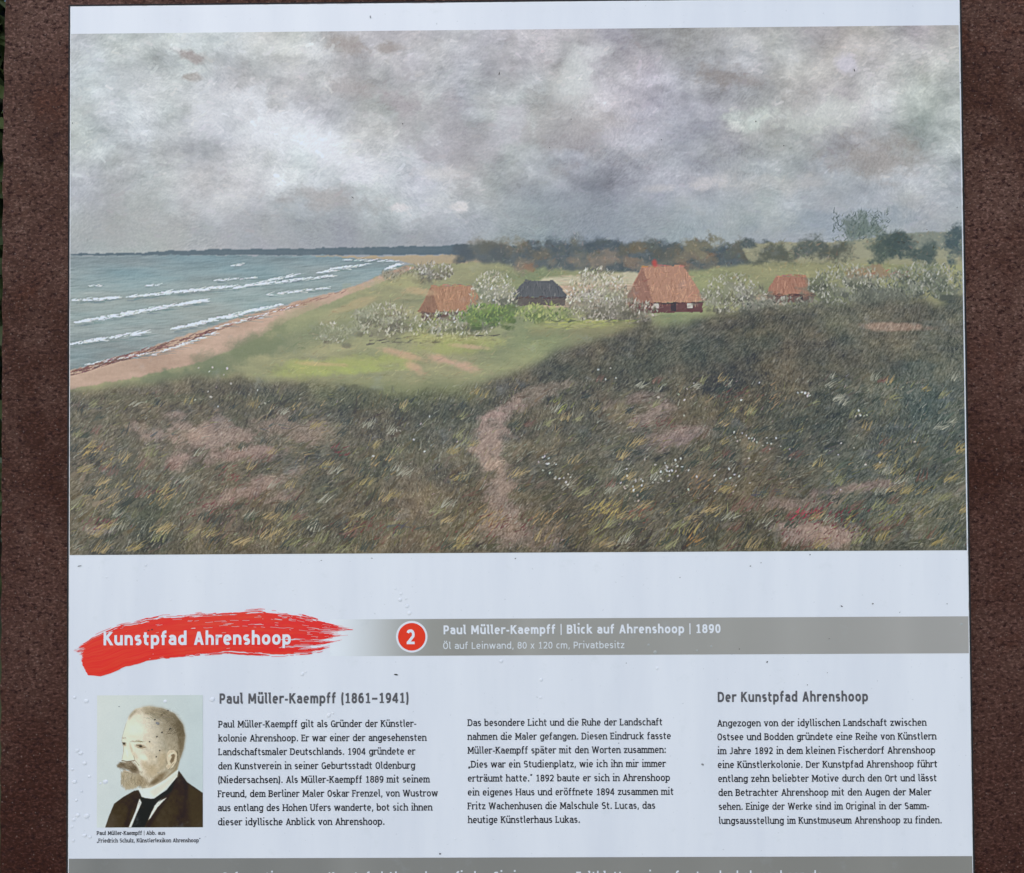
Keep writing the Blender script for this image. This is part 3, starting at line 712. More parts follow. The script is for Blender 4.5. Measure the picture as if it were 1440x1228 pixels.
def print_mat(name, r0=0.22, r1=0.42, dirt=True):
    m, t, b = new_mat(name, 0.3, 0.5)
    a = t.nodes.new('ShaderNodeVertexColor'); a.layer_name = 'Col'; co = obj_co(t); c = a.outputs[0]
    if dirt: c = mixc(t, ramp(t, noise(t, co, 55, 5, .7), [(.58, 0.), (.82, .28)]), c, (.42, .43, .42))
    t.links.new(c, b.inputs['Base Color']); gloss(t, b, co, r0, r1); return m
M_print = print_mat('printed_picture')
M_grey = print_mat('printed_grey_bar')
M_red = print_mat('printed_red', dirt=False)
M_photo = print_mat('printed_photograph')

def inkmat(name, c):
    m, t, b = new_mat(name, 0.32, 0.32)
    co = obj_co(t); k = np.array(c)
    t.links.new(mixc(t, ramp(t, noise(t, co, 300, 4, .7), [(.45, 0.), (.75, .5)]), tuple(k), tuple(np.minimum(k * 1.25 + .004, .82))), b.inputs['Base Color']); return m
M_black = inkmat('ink_black', (.010, .011, .017))
M_head = inkmat('ink_grey', ink((90, 94, 102)))
M_wtext = inkmat('ink_white', (.80, .80, .80))
M_wtext2 = inkmat('ink_pale_grey', (.72, .73, .72))
M_badge = inkmat('ink_red', ink((224, 66, 54)))
M_badge_ring = inkmat('ink_ring_white', (.80, .79, .79))
M_dirt, t, b = new_mat('dark_grime', 0.8, 0.2)
co = obj_co(t); t.links.new(mixc(t, noise(t, co, 900, 3), (.020, .018, .016), (.07, .06, .05)), b.inputs['Base Color'])
M_gap_shadow, t, b = new_mat('gap_shadow_black', 0.8, 0.2)
co = obj_co(t); t.links.new(mixc(t, noise(t, co, 200, 4), (.012, .012, .013), (.035, .032, .030)), b.inputs['Base Color'])
M_bump_grey, t, b = new_mat('raised_grey_print', 0.3, 0.5)
co = obj_co(t); t.links.new(mixc(t, noise(t, co, 200, 3), (.36, .36, .33), (.44, .44, .40)), b.inputs['Base Color'])
M_dirt2, t, b = new_mat('pale_grime', 0.8, 0.2)
co = obj_co(t); t.links.new(mixc(t, noise(t, co, 900, 3), (.16, .15, .14), (.34, .33, .31)), b.inputs['Base Color'])

# rusted steel: fine dark pits and pale grains over a patchy brown
M_rust, t, b = new_mat('weathered_steel', 0.66, 0.07)
co = obj_co(t)
big = noise(t, co, 4.5, 5, .62); mid = noise(t, co, 34, 5, .65); fine = noise(t, co, 270, 4, .7, (1, 1.35, 1)); fin2 = noise(t, co, 430, 3, .6, (1, 1.5, 1))
c = mixc(t, ramp(t, big, [(.40, 0.), (.58, 1.)]), (.056, .023, .014), (.094, .045, .032))
c = mixc(t, ramp(t, mid, [(.44, 0.), (.68, .8)]), c, (.112, .060, .043))
c = mixc(t, ramp(t, noise(t, co, 21, 5, .7), [(.55, 0.), (.74, .75)]), c, (.085, .028, .015))
# redder rust creeping up in tongues, with fading sky reflection painted in as darkening
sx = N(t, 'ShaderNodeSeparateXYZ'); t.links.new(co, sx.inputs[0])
low_shade = N(t, 'ShaderNodeMath', operation='MULTIPLY_ADD'); t.links.new(big, low_shade.inputs[0]); low_shade.inputs[1].default_value = .55; t.links.new(sx.outputs[1], low_shade.inputs[2])
c = mixc(t, ramp(t, low_shade.outputs[0], [(.02, .88), (.50, 0.)]), c, (.036, .011, .007))
c = mixc(t, ramp(t, fine, [(.38, .95), (.47, 0.)]), c, (.026, .010, .008))
c = mixc(t, ramp(t, fin2, [(.50, 0.), (.65, 1.)]), c, (2.1, 2.25, 2.4), 'MULTIPLY')
vo = N(t, 'ShaderNodeTexVoronoi', Scale=210); t.links.new(co, vo.inputs['Vector'])
vo2 = N(t, 'ShaderNodeTexVoronoi', Scale=240); t.links.new(co, vo2.inputs['Vector'])
gr = N(t, 'ShaderNodeMath', operation='MULTIPLY_ADD'); t.links.new(fin2, gr.inputs[0]); gr.inputs[1].default_value = -.22; t.links.new(vo2.outputs['Distance'], gr.inputs[2])
c = mixc(t, ramp(t, gr.outputs[0], [(-.0, .55), (.02, 0.)]), c, (.22, .15, .12))
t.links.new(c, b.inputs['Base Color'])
t.links.new(ramp(t, mid, [(.3, .52), (.7, .74)]), b.inputs['Roughness'])
ad = N(t, 'ShaderNodeMath', operation='ADD'); t.links.new(fine, ad.inputs[0]); t.links.new(vo.outputs['Distance'], ad.inputs[1])
bp = N(t, 'ShaderNodeBump', Strength=0.55, Distance=0.0009); t.links.new(ad.outputs[0], bp.inputs['Height']); t.links.new(bp.outputs[0], b.inputs['Normal'])

M_grass, t, b = new_mat('short_grass', 0.9, 0.2)
co = obj_co(t)
t.links.new(mixc(t, noise(t, co, 3, 6, .7), (.035, .055, .018), (.085, .10, .04)), b.inputs['Base Color'])
M_leaf, t, b = new_mat('hedge_leaf', 0.6, 0.3)
co = obj_co(t)
t.links.new(mixc(t, ramp(t, noise(t, co, 2.5, 5, .7), [(.35, 0.), (.7, 1.)]), (.022, .036, .012), (.065, .085, .022)), b.inputs['Base Color'])
M_stem, t, b = new_mat('hedge_stem', 0.85, 0.2, (.07, .05, .035))

# ================================================================= SETTING
g = mesh_obj('ground', [(-150, -150, 0), (150, -150, 0), (150, 150, 0), (-150, 150, 0)], [(0, 1, 2, 3)], M_grass, local=None)
tag(g, kind='structure')

# hedge behind the sign: only a sliver of it shows past the steel edge
rng = random.Random(5)
hv, hf = [], []
for i in range(15000):
    x, y, z = rng.uniform(-3.7, -.8), rng.gauss(2.9, .28), 0.12 + 4.6 * rng.random() ** .75
    y += .18 * math.sin(x * 2.3) + .12 * math.sin(z * 4 + x)
    if z > 4.3 + .35 * math.sin(x * 1.7) + .2 * math.sin(x * 5.1): continue
    s = rng.uniform(.06, .11); q = Euler((rng.uniform(-1, 1), rng.uniform(-1, 1), rng.uniform(0, 6.28))).to_matrix()
    k = len(hv)
    for (a, c_) in ((-1, 0), (0, -.45), (1, 0), (0, .45)):
        p = q @ Vector((a * s, 0.10 * s * (1 - abs(a)), c_ * s)); hv.append((x + p.x, y + p.y, z + p.z))
    hf.append((k, k + 1, k + 2, k + 3))
hedge = bpy.data.objects.new('hedge', None); COL.objects.link(hedge); hedge.location = (-1.8, 2.9, 0)
lv = [(a + 1.8, b_ - 2.9, c_) for a, b_, c_ in hv]
mesh_obj('foliage', lv, hf, M_leaf, hedge)
sv, sf = [], []
for i in range(16):
    x0 = -2.4 + i * .25 + rng.uniform(-.1, .1); px, py = x0, rng.uniform(-.1, .1); r = .022
    ring0 = len(sv)
    for j in range(7):
        z = j * .6
        for a in range(6): sv.append((px + r * math.cos(a * 1.0472), py + r * math.sin(a * 1.0472), z))
        px += rng.uniform(-.07, .07); py += rng.uniform(-.05, .05); r *= .84
        if j:
            o_ = ring0 + 6 * (j - 1)
            for a in range(6): sf.append((o_ + a, o_ + (a + 1) % 6, o_ + 6 + (a + 1) % 6, o_ + 6 + a))
mesh_obj('stem', sv, sf, M_stem, hedge)
tag(hedge, 'dark green leafy hedge, a sliver behind the rusty steel at the left edge', 'hedge')

# rusty steel slab: face 11 mm behind the front of the board, wavy flame-cut edge on the left
PL_Z = -12.0
top, bot = 520.0, -1235.0
def edge_x(y):
    return -55.6 + (1.4 * max(0, (y - 300) / 95.)) + .35 * math.sin(y * .21) + .25 * math.sin(y * .63 + 1)
NY = 240
vs, fs = [], []
xs_n = [0.0, 1.2]                                                       # a slightly rounded arris
for j in range(NY + 1):
    y = bot + (top - bot) * j / NY; e = edge_x(y)
    vs += [(e * MM, y * MM, (PL_Z - 10) * MM), (e * MM, y * MM, (PL_Z - 1.1) * MM), ((e + .4) * MM, y * MM, (PL_Z - .35) * MM), ((e + 1.3) * MM, y * MM, PL_Z * MM),
           (744 * MM, y * MM, PL_Z * MM), (745 * MM, y * MM, (PL_Z - 1) * MM), (745 * MM, y * MM, (PL_Z - 10) * MM)]
    if j:
        a, c_ = (j - 1) * 7, j * 7
        for k in range(6): fs.append((a + k, a + k + 1, c_ + k + 1, c_ + k))
        fs.append((a + 6, a, c_, c_ + 6))
fs.append(tuple(range(6, -1, -1))); fs.append(tuple(NY * 7 + k for k in range(7)))
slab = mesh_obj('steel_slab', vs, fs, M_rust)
tag(slab, 'rusty brown weathered steel slab standing upright behind the white information board', 'steel slab', kind='thing')

# ================================================================= THE BOARD
panel = bpy.data.objects.new('information_board', None); COL.objects.link(panel); panel.matrix_world = FACE
tag(panel, 'white printed information board with seaside painting and German text, fixed on rusty steel', 'information board')

def lay(name, pts, mat, parent, z, cols=None):
    return mesh_obj(name, [(x * MM, y * MM, z * MM) for x, y in pts], [tuple(range(len(pts)))], mat, parent, cols)

# sheet with a bevelled rim; front face at z = 0
bx0, bx1, by0, by1 = -1.0, 619.3, -262.0, 383.2
rim = [(0, -3.0), (0, -.75), (.25, -.2), (.8, 0)]
vs, fs = [], []
for ins, z in rim:
    for (x, y) in ((bx0 + ins, by0 + ins), (bx1 - ins, by0 + ins), (bx1 - ins, by1 - ins), (bx0 + ins, by1 - ins)): vs.append((x * MM, y * MM, z * MM))
for r in range(3):
    for k in range(4): fs.append((r * 4 + k, r * 4 + (k + 1) % 4, r * 4 + 4 + (k + 1) % 4, r * 4 + 4 + k))
mesh_obj('board_rim', vs, fs + [(3, 2, 1, 0)], M_edge, panel)
lay('board_face', [(bx0 + .8, by0 + .8), (bx1 - .8, by0 + .8), (bx1 - .8, by1 - .8), (bx0 + .8, by1 - .8)], M_white, panel, 0.0)
gk = 2.5                                                                 # dark strip added round the sheet's back, standing in for the shadowed gap
o4 = [(bx0 - gk, by0 - gk), (bx1 + gk, by0 - gk), (bx1 + gk, by1 + gk), (bx0 - gk, by1 + gk)]
i4 = [(bx0 + 6, by0 + 6), (bx1 - 6, by0 + 6), (bx1 - 6, by1 - 6), (bx0 + 6, by1 - 6)]
vs = [(x * MM, y * MM, z * MM) for z in (-3.0, -8.5) for q in (o4, i4) for (x, y) in q]
fs = []
for k in range(4):
    n_ = (k + 1) % 4
    fs += [(k, n_, 4 + n_, 4 + k), (8 + n_, 8 + k, 12 + k, 12 + n_), (k, 8 + k, 8 + n_, n_), (4 + n_, 12 + n_, 12 + k, 4 + k)]
mesh_obj('gap_shadow_strip', vs, fs, M_gap_shadow, panel)
sp = [(60, 320), (560, 320), (60, -200), (560, -200)]                    # spacers that hold it off the steel
for (x, y) in sp:
    vs = [((x + 9 * math.cos(a * math.pi / 8)) * MM, (y + 9 * math.sin(a * math.pi / 8)) * MM, z * MM) for z in (-3.0, PL_Z) for a in range(16)]
    mesh_obj('spacer', vs, [(a, (a + 1) % 16, 16 + (a + 1) % 16, 16 + a) for a in range(16)], M_edge, panel)

def grid_print(name, img, x0, y0, x1, y1, z, mat, parent):
    """one printed sheet, a colour at every point of a fine grid; img rows from the top"""
    h, w = img.shape[:2]
    xs = np.linspace(x0, x1, w); ys = np.linspace(y1, y0, h)
    V = np.zeros((h, w, 3)); V[..., 0] = xs[None, :] * MM; V[..., 1] = ys[:, None] * MM; V[..., 2] = z * MM
    i = np.arange(h * w).reshape(h, w)
    F = np.stack([i[1:, :-1], i[1:, 1:], i[:-1, 1:], i[:-1, :-1]], -1).reshape(-1, 4)
    return mesh_obj(name, V.reshape(-1, 3), F, mat, parent, ink(img.reshape(-1, 3) * 255.))

land = grid_print('landscape_print', paint_landscape(), -0.1, 0.0, 618.0, 363.4, 0.15, M_print, panel)
land['label'] = 'seaside landscape under grey clouds, dark grass in front'

# ---- text
def write(name, lines, em, h, serif, mat, parent, z, track=0.0):
    """all lines of one piece of text as one printed mesh; a line is (text, left, right, baseline) in mm"""
    vs, fs = [], []
    for text, xl, xr, yb in lines:
        S, adv = layout(text, h, serif, track); sb = .045
        k = (xr - xl) / (adv - 2 * sb) if xr is not None else em
        for n, (p, hw, cl) in enumerate(S):
            zz = (z + .012 * (n % 7)) * MM
            sl_cut = len(p) == 2 and abs(p[0][0] - p[1][0]) > .02 and abs(p[0][1] - p[1][1]) > .1
            if sl_cut:
                (ax, ay), (cx_, cy_) = p; L = math.hypot(cx_ - ax, cy_ - ay); off = hw * L / abs(cy_ - ay)
                V = [((ax + off, ay), (ax - off, ay)), ((cx_ + off, cy_), (cx_ - off, cy_))]; Q = [(0, 1)]
            else: V, Q = ribbon(p, hw, cl)
            b0 = len(vs)
            for (l, r) in V:
                for (x, y) in (l, r): vs.append(((xl + (x - sb) * k) * MM, (yb + y * em) * MM, zz))
            for i, j in Q:
                q = (b0 + 2 * i, b0 + 2 * i + 1, b0 + 2 * j + 1, b0 + 2 * j)
                a, b_, c_ = vs[q[0]], vs[q[1]], vs[q[2]]
                cr = (b_[0] - a[0]) * (c_[1] - a[1]) - (b_[1] - a[1]) * (c_[0] - a[0])
                fs.append(q if cr > 0 else q[::-1])
    return mesh_obj(name, vs, fs, mat, parent)

BODY = [[
    ("Paul Müller-Kaempff gilt als Gründer der Künstler-", 103.18, 239.38, -119.01),
    ("kolonie Ahrenshoop. Er war einer der angesehensten", 103.18, 246.18, -128.62),
    ("Landschaftsmaler Deutschlands. 1904 gründete er", 103.18, 238.44, -137.96),
    ("den Kunstverein in seiner Geburtsstadt Oldenburg", 102.93, 238.27, -147.61),
    ("(Niedersachsen). Als Müller-Kaempff 1889 mit seinem", 102.80, 248.25, -157.03),
    ("Freund, dem Berliner Maler Oskar Frenzel, von Wustrow", 102.80, 253.82, -166.56),
    ("aus entlang des Hohen Ufers wanderte, bot sich ihnen", 102.67, 249.99, -176.13),
    ("dieser idyllische Anblick von Ahrenshoop.", 102.79, 217.23, -185.77)], [
    ("Das besondere Licht und die Ruhe der Landschaft", 274.82, 408.12, -118.65),
    ("nahmen die Maler gefangen. Diesen Eindruck fasste", 274.77, 413.88, -128.13),
    ("Müller-Kaempff später mit den Worten zusammen:", 274.72, 410.38, -137.51),
    ("„Dies war ein Studienplatz, wie ich ihn mir immer", 274.91, 410.17, -147.02),
    ("erträumt hatte.“ 1892 baute er sich in Ahrenshoop", 274.61, 413.00, -156.58),
    ("ein eigenes Haus und eröffnete 1894 zusammen mit", 274.56, 415.34, -166.03),
    ("Fritz Wachenhusen die Malschule St. Lucas, das", 274.51, 402.73, -175.44),
    ("heutige Künstlerhaus Lukas.", 274.70, 351.20, -184.81)], [
    ("Angezogen von der idyllischen Landschaft zwischen", 445.92, 588.52, -119.66),
    ("Ostsee und Bodden gründete eine Reihe von Künstlern", 445.82, 595.17, -129.04),
    ("im Jahre 1892 in dem kleinen Fischerdorf Ahrenshoop", 445.87, 594.30, -138.52),
    ("eine Künstlerkolonie. Der Kunstpfad Ahrenshoop führt", 445.92, 595.52, -147.93),
    ("entlang zehn beliebter Motive durch den Ort und lässt", 446.06, 594.99, -157.42),
    ("den Betrachter Ahrenshoop mit den Augen der Maler", 446.15, 591.08, -166.91),
    ("sehen. Einige der Werke sind im Original in der Samm-", 446.20, 589.63, -176.34),
    ("lungsausstellung im Kunstmuseum Ahrenshoop zu finden.", 446.25, 598.05, -185.98)]]
for bl, lab in zip(BODY, ('left column of small black text beside the portrait', 'middle column of small black text', 'right column of small black text')):
    write('text_column', bl, 7.05, .0565, True, M_black, panel, .15)['label'] = lab
write('heading', [("Paul Müller-Kaempff (1861–1941)", 103.80, 234.31, -102.70)], 10.7, .071, False, M_head, panel, .15)['label'] = 'grey heading above the left text column'
write('heading', [("Der Kunstpfad Ahrenshoop", 446.24, 549.02, -102.94)], 10.5, .071, False, M_head, panel, .15)['label'] = 'grey heading above the right text column'
write('photo_caption', [("Paul Müller-Kaempff | Abb. aus", 19.29, 66.37, -192.10), ("„Friedrich Schulz, Künstlerlexikon Ahrenshoop“", 19.30, 90.62, -197.21)], 4.05, .058, True, M_black, panel, .15)

# ---- grey title bar, fading in from the white on its left
def bar(name, x0, x1, y0, y1, z, fade, left, right, streak):
    n = 160; h = 14; r = np.random.default_rng(3)
    xs = np.linspace(0, 1, n); img = np.zeros((h, n, 3), np.float32)
    col = np.array(left)[None, :] * (1 - xs[:, None]) + np.array(right)[None, :] * xs[:, None]
    col = col + (np.interp(xs, np.linspace(0, 1, 30), r.normal(0, streak, 30)))[:, None]
    if fade:
        X = x0 + xs * (x1 - x0); f = np.clip((X - x0) / fade, 0, 1); f = (f * f * (3 - 2 * f)) ** .9
        col = np.array((209, 222, 234))[None, :] * (1 - f[:, None]) + col * f[:, None]
    img[:] = col[None] / 255.
    return grid_print(name, img, x0, y0, x1, y1, z, M_grey, panel)
tb = bar('title_bar', 180.0, 618.3, -70.4, -45.2, .12, 78.0, (138, 143, 142), (152, 156, 158), 2.2)
write('title_text', [("Paul Müller-Kaempff | Blick auf Ahrenshoop | 1890", 258.39, 448.70, -55.75)], 9.2, .070, False, M_wtext, tb, .27)
write('subtitle_text', [("Öl auf Leinwand, 80 x 120 cm, Privatbesitz", 258.10, 382.63, -65.81)], 6.9, .047, False, M_wtext2, tb, .27)
fb = bar('footer_bar', -0.1, 618.4, by0 + 1.0, -208.2, .12, None, (126, 131, 133), (129, 133, 133), 2.0)
S0, a0 = layout("Kunstpfad Ahrenshoop finden Sie in unserem Faltblatt sowie auf ostseebad-ahrenshoop.d", .064, False)
kk = (511.97 - 178.66) / a0; full = "Informationen zum Kunstpfad Ahrenshoop finden Sie in unserem Faltblatt sowie auf ostseebad-ahrenshoop.de"
pre = layout("Informationen zum ", .064, False)[1] * kk; allw = layout(full, .064, False)[1] * kk
write('footer_text', [(full, 178.66 - pre, 178.66 - pre + allw, -223.9)], 9.2, .064, False, M_wtext2, fb, .27)

# ---- round number badge
def disc(name, x, y, r, z, mat, parent):
    return lay(name, [(x + r * math.cos(a * math.tau / 64), y + r * math.sin(a * math.tau / 64)) for a in range(64)], mat, parent, z)
bd = disc('number_badge', 236.5, -57.3, 10.85, .27, M_badge_ring, panel)
disc('red_disc', 236.5, -57.3, 9.45, .40, M_badge, bd)
write('numeral', [("2", 232.9, 238.7, -62.35)], 15.2, .066, False, M_wtext, bd, .52)

# ---- red brush mark: bristle tracks that break up at its edges
def brush_mark():
    r = np.random.default_rng(21)
    px = lambda x: (x - 97.9) * .4925; py = lambda y: -58.4 - (y - 900) * .4905
    UX = [(104,914),(112,907),(130,893),(163,878),(230,865.5),(294,861.5),(367,857.5),(411,862),(455,872),(496,881)]
    LX = [(104,921),(110,932),(116,943),(125,949.5),(142,951.5),(158,946),(177,938),(212,928.5),(265,924.5),(323,920.5),(384,925),(420,923),(449,920.5),(496,906)]
    nl, nc = 120, 760
    xc = np.linspace(104, 496, nc + 1); v = np.linspace(0, 1, nl + 1)
    up = np.interp(xc, *zip(*UX)); lo = np.interp(xc, *zip(*LX))
    wob = np.interp(xc, np.linspace(104, 496, 70), r.normal(0, .35, 70))
    Y = up[None, :] + (lo - up)[None, :] * v[:, None] + wob[None, :]
    lane = r.random(nl); lane = np.convolve(lane, [.25, .5, .25], 'same'); lane = (lane - lane.min()) / (lane.max() - lane.min())
    long_ = vnoise(r, nl, nc, (1.6, 70)); short = vnoise(r, nl, nc, (1.2, 16)); vm = (v[:-1] + .5 / nl)[:, None]; xm = ((xc[:-1] + xc[1:]) / 2)[None, :]
    n1 = .62 * long_ + .38 * short
    keep = np.ones((nl, nc), bool)
    edge_t = np.clip(.15 - vm, 0, 1) / .15 * np.where(xm < 425, 1, .4); edge_b = np.clip(vm - .91, 0, 1) / .09 * np.where(xm > 205, 1, .05)
    keep &= n1 > .15 + .55 * edge_t ** .8 - .15 * (edge_t == 0)
    keep &= n1 > .58 * edge_b ** .7 - .0
    # right end: every bristle lifts off at its own place
    tips = np.interp(v[:-1], [0, .1, .2, .28, .36, .45, .55, .62, .72, .8, .9, 1], [438, 452, 478, 496, 470, 452, 476, 448, 466, 446, 456, 430])
    tips = tips + (lane - .5) * 44
    keep &= xm < tips[:, None]
    keep &= ~((xm > tips[:, None] - 46) & (n1 < .42) & (r.random((nl, 1)) < .6))
    # left end: torn start in the upper half, a full rounded heel below
    st = np.interp(v[:-1], [0, .12, .3, .42, .55, .7, .85, 1], [106, 108, 119, 113, 116, 115, 118, 124]) + (lane - .5) * np.interp(v[:-1], [0, .45, .6, 1], [13, 10, 3, 1])
    keep &= (xm > st[:, None]) | ((n1 > .60) & (vm < .5) & (xm > st[:, None] - 9))
    # dry scratches inside
    dry = vnoise(r, nl, nc, (1.05, 46)) * .7 + vnoise(r, nl, nc, (1.05, 12)) * .3; zone = np.clip(1 - np.abs(vm - .28) / .34, .25, 1)
    keep &= ~(dry > .955 - .22 * zone * np.clip((xm - 120) / 200, .35, 1))
    cols = np.zeros((nl + 1, nc + 1, 3)); tone = vnoise(r, nl + 1, nc + 1, (2, 60)); tn2 = vnoise(r, nl + 1, nc + 1, (1.1, 24))
    base = np.array([222, 60, 50.]) + ((tone - .5) * 16 + (tn2 - .5) * 14)[..., None] * np.array([1, 1.3, 1.2]) + np.clip((xc - 300) / 200, 0, 1)[None, :, None] * np.array([2, -14, -20])
    i = np.arange((nl + 1) * (nc + 1)).reshape(nl + 1, nc + 1)
    F = np.stack([i[1:, :-1], i[1:, 1:], i[:-1, 1:], i[:-1, :-1]], -1)[keep]
    V = np.zeros((nl + 1, nc + 1, 3)); V[..., 0] = px(xc)[None, :] * MM; V[..., 1] = py(Y) * MM; V[..., 2] = .27 * MM
    used = np.unique(F); mp = np.full(i.size, -1); mp[used] = np.arange(len(used))
    return mesh_obj('brush_mark', V.reshape(-1, 3)[used], mp[F], M_red, panel, ink(base.reshape(-1, 3))[used])
bm = brush_mark(); bm['label'] = 'red brush stroke behind the white trail name'
write('trail_name', [("Kunstpfad Ahrenshoop", 23.75, 153.26, -62.17)], 13.9, .071, False, M_wtext, bm, .42)

# ---- printed portrait
def paint_portrait():
    k = 4.583; C = Canvas(350, 78, 684, 854, 2 / k, 7); Rr = C.rng
    U = lambda a, b: float(Rr.uniform(a, b))
    f = fbm(Rr, C.h, C.w, 60, 4); s = fbm(Rr, C.h, C.w, 9, 4)
    gx = (C.X - 350) / 684; gy = (C.Y - 78) / 854
    C.a = (np.array([200, 214, 212])[None, None] + gx[..., None] * np.array([-14, -8, -2]) + gy[..., None] * np.array([-2, 0, 4]) + f[..., None] * 5).astype(np.float32) / 255.
    m = lambda p, soft=3.0, rag=0: C.mask(p, soft, rag, 20)
    coat = np.array([70, 62, 52])[None, None] + (f * 14 + s * 7)[..., None] + np.clip(1 - np.abs(gx - .12) / .12, 0, 1)[..., None] * 10
    C.fill(m([(404,932),(428,860),(462,778),(520,735),(590,695),(622,690),(660,750),(720,800),(800,710),(858,610),(878,566),(930,640),(1034,712),(1034,932)], 2), coat / 255.)
    for p, c in [([(590,760),(555,930),(520,930),(560,800)],(50,44,36)),([(880,580),(940,660),(915,860),(850,900),(905,840),(918,700)],(48,42,34)),([(860,610),(880,620),(800,770),(690,932),(660,932)],(50,44,36)),([(935,660),(1034,730),(1034,932),(960,932)],(74,66,54))]:
        C.fill(m(p, 7), c, .6)
    C.fill(m([(625,745),(640,775),(605,850),(575,930),(556,930),(598,830)], 2), (226,226,216)); C.fill(m([(803,738),(742,800),(695,872),(680,886),(700,838),(735,772)], 2), (224,224,214))
    C.fill(m([(618,690),(655,742),(720,744),(800,690),(862,612),(830,700),(745,765),(715,800),(680,880),(655,932),(572,932),(606,850),(640,772)], 2), (42,40,38))
    for q in range(40): C.dab(U(610, 800), U(710, 800), U(-.9, .5), U(14, 40), U(2, 4), (70, 66, 60), U(.2, .5))
    C.fill(m([(612,678),(640,735),(700,748),(718,744),(800,680),(868,606),(872,560),(760,640),(660,680)], 2), (232,231,220)); C.fill(m([(690,700),(790,640),(868,575),(872,598),(800,672),(720,740)], 6), (208,204,186), .6)
    C.fill(m([(640,678),(700,670),(790,622),(868,560),(890,470),(780,500),(690,600)], 4), (150,134,100))
    skin = np.array([226, 221, 200])[None, None] + np.clip((C.X - 575) / 320, 0, 1)[..., None] ** 1.3 * np.array([-74, -76, -80]) + s[..., None] * 4
    head = [(556,212),(600,166),(680,150),(770,163),(850,198),(902,268),(918,340),(906,430),(882,500),(850,560),(760,640),(690,676),(640,670),(600,600),(560,560),(528,520),(511,500),(513,490),(523,440),(521,402),(511,372),(514,350),(524,310),(538,262)]
    hm = m(head, 2.2); C.fill(hm, (skin / 255.).astype(np.float32))
    keep = C.a.copy()
    for x, y, rx, ry, an, c, al in [(705,565,60,60,.3,(178,160,124),.7),(750,615,78,26,-.65,(122,106,78),.85),(700,480,50,40,.5,(206,194,164),.5),(655,522,26,40,-.2,(192,176,142),.65),(624,410,34,15,.25,(150,136,108),.75),
                                    (572,425,9,46,-.25,(198,186,156),.7),(545,455,10,34,-.2,(244,240,222),.8),(610,300,66,50,0,(236,232,214),.6),(652,482,34,24,.5,(240,233,210),.8),(528,402,14,9,0,(172,160,130),.7),(770,500,34,76,.1,(178,160,124),.6),
                                    (690,400,40,22,.7,(214,203,174),.6),(598,470,14,40,-.5,(210,198,168),.7),(585,345,44,12,.1,(222,213,188),.6),(720,640,50,16,-.5,(110,96,72),.7)]:
        C.blob(x, y, rx, ry, an, c, al)
    # cropped grey hair: darker at the back, thin and swept on the crown
    C.fill(m([(556,214),(600,166),(680,150),(770,163),(850,198),(902,268),(918,340),(908,420),(884,452),(852,436),(812,432),(800,390),(776,330),(742,262),(700,216),(640,196),(584,208)], 7, 7), (182,171,144), .6)
    C.fill(m([(640,158),(700,152),(770,163),(850,198),(902,268),(890,330),(840,290),(790,240),(720,205),(660,200)], 10, 8), (150,138,112), .7)
    C.fill(m([(858,220),(904,268),(919,340),(910,420),(888,494),(874,440),(872,350),(858,280)], 7), (120,108,84), .75)
    for q in range(900):
        x, y = U(600, 915), U(155, 470)
        c0 = C.get(x, y)
        if c0[0] > 212 or (y > 285 and x < 775) or x > 912 - abs(y - 340) * .25: continue
        C.dab(x, y, (U(-1.1, 0.1) if y < 290 else U(-2.1, -1.3)), U(8, 28), U(1.6, 3.6), c0 + U(-46, 34), U(.25, .7), curv=U(-.25, .25))
    for q in range(46): C.dab(U(650, 800), U(182, 232), U(-.65, .15), U(30, 80), U(1.6, 3.2), (U(86, 130),) * 2 + (U(70, 100),), U(.25, .6), curv=.25)
    for q in range(30): C.dab(U(790, 860), U(260, 340), U(.2, .9), U(14, 44), U(2, 4), (92, 82, 64), U(.3, .6))
    C.fill(m([(552,226),(575,188),(604,168),(614,178),(584,202),(560,236)], 5), (150,140,116), .7)
    # ear
    C.blob(838, 496, 46, 68, .2, (118,104,80), .8)
    C.fill(m([(798,456),(818,434),(848,434),(869,458),(862,508),(840,546),(808,558),(794,540),(806,522),(800,490)], 1.8), (212,200,170))
    C.fill(m([(826,462),(846,456),(854,472),(844,506),(828,524),(820,506),(832,480)], 2.5), (112,96,72), .9); C.fill(m([(806,470),(824,452),(846,448),(850,456),(828,464),(814,486)], 2), (226,216,190), .8); C.fill(m([(806,530),(828,528),(820,550),(806,554)], 3), (190,174,142), .8)
    C.dab(866, 440, -1.45, 70, 4, (96,84,62), .7, taper=False); C.dab(812, 560, .9, 60, 4, (110,96,72), .6)
    # brows, eyes, nose
    for q in range(34): C.dab(U(566, 640), 376 + U(-5, 5), U(-.35, .1), U(10, 28), U(2, 4), (U(120, 160), U(108, 146), U(84, 116)), U(.3, .7))
    for q in range(12): C.dab(U(510, 534), 352 + U(-3, 6), U(-.7, -.2), U(8, 18), U(2, 4), (U(140, 170), U(130, 158), U(104, 128)), U(.3, .6))
    C.fill(m([(606,398),(630,392),(660,404),(672,420),(640,424),(612,414)], 2.5), (168,152,124), .8)
    C.dab(604, 400, -.22, 60, 5, (86, 74, 56), .85, curv=.12); C.blob(632, 408, 12, 9, 0, (48, 42, 34), 1); C.dab(612, 418, -.02, 50, 4, (150, 134, 106), .7, curv=-.1); C.dab(640, 432, .1, 34, 4, (170, 154, 124), .5)
    C.fill(m([(514,384),(534,382),(540,392),(532,404),(518,402)], 2), (150,138,112), .8); C.blob(524, 391, 10, 9, 0, (50, 44, 36), 1); C.dab(512, 383, -.15, 28, 4, (92, 80, 62), .8)
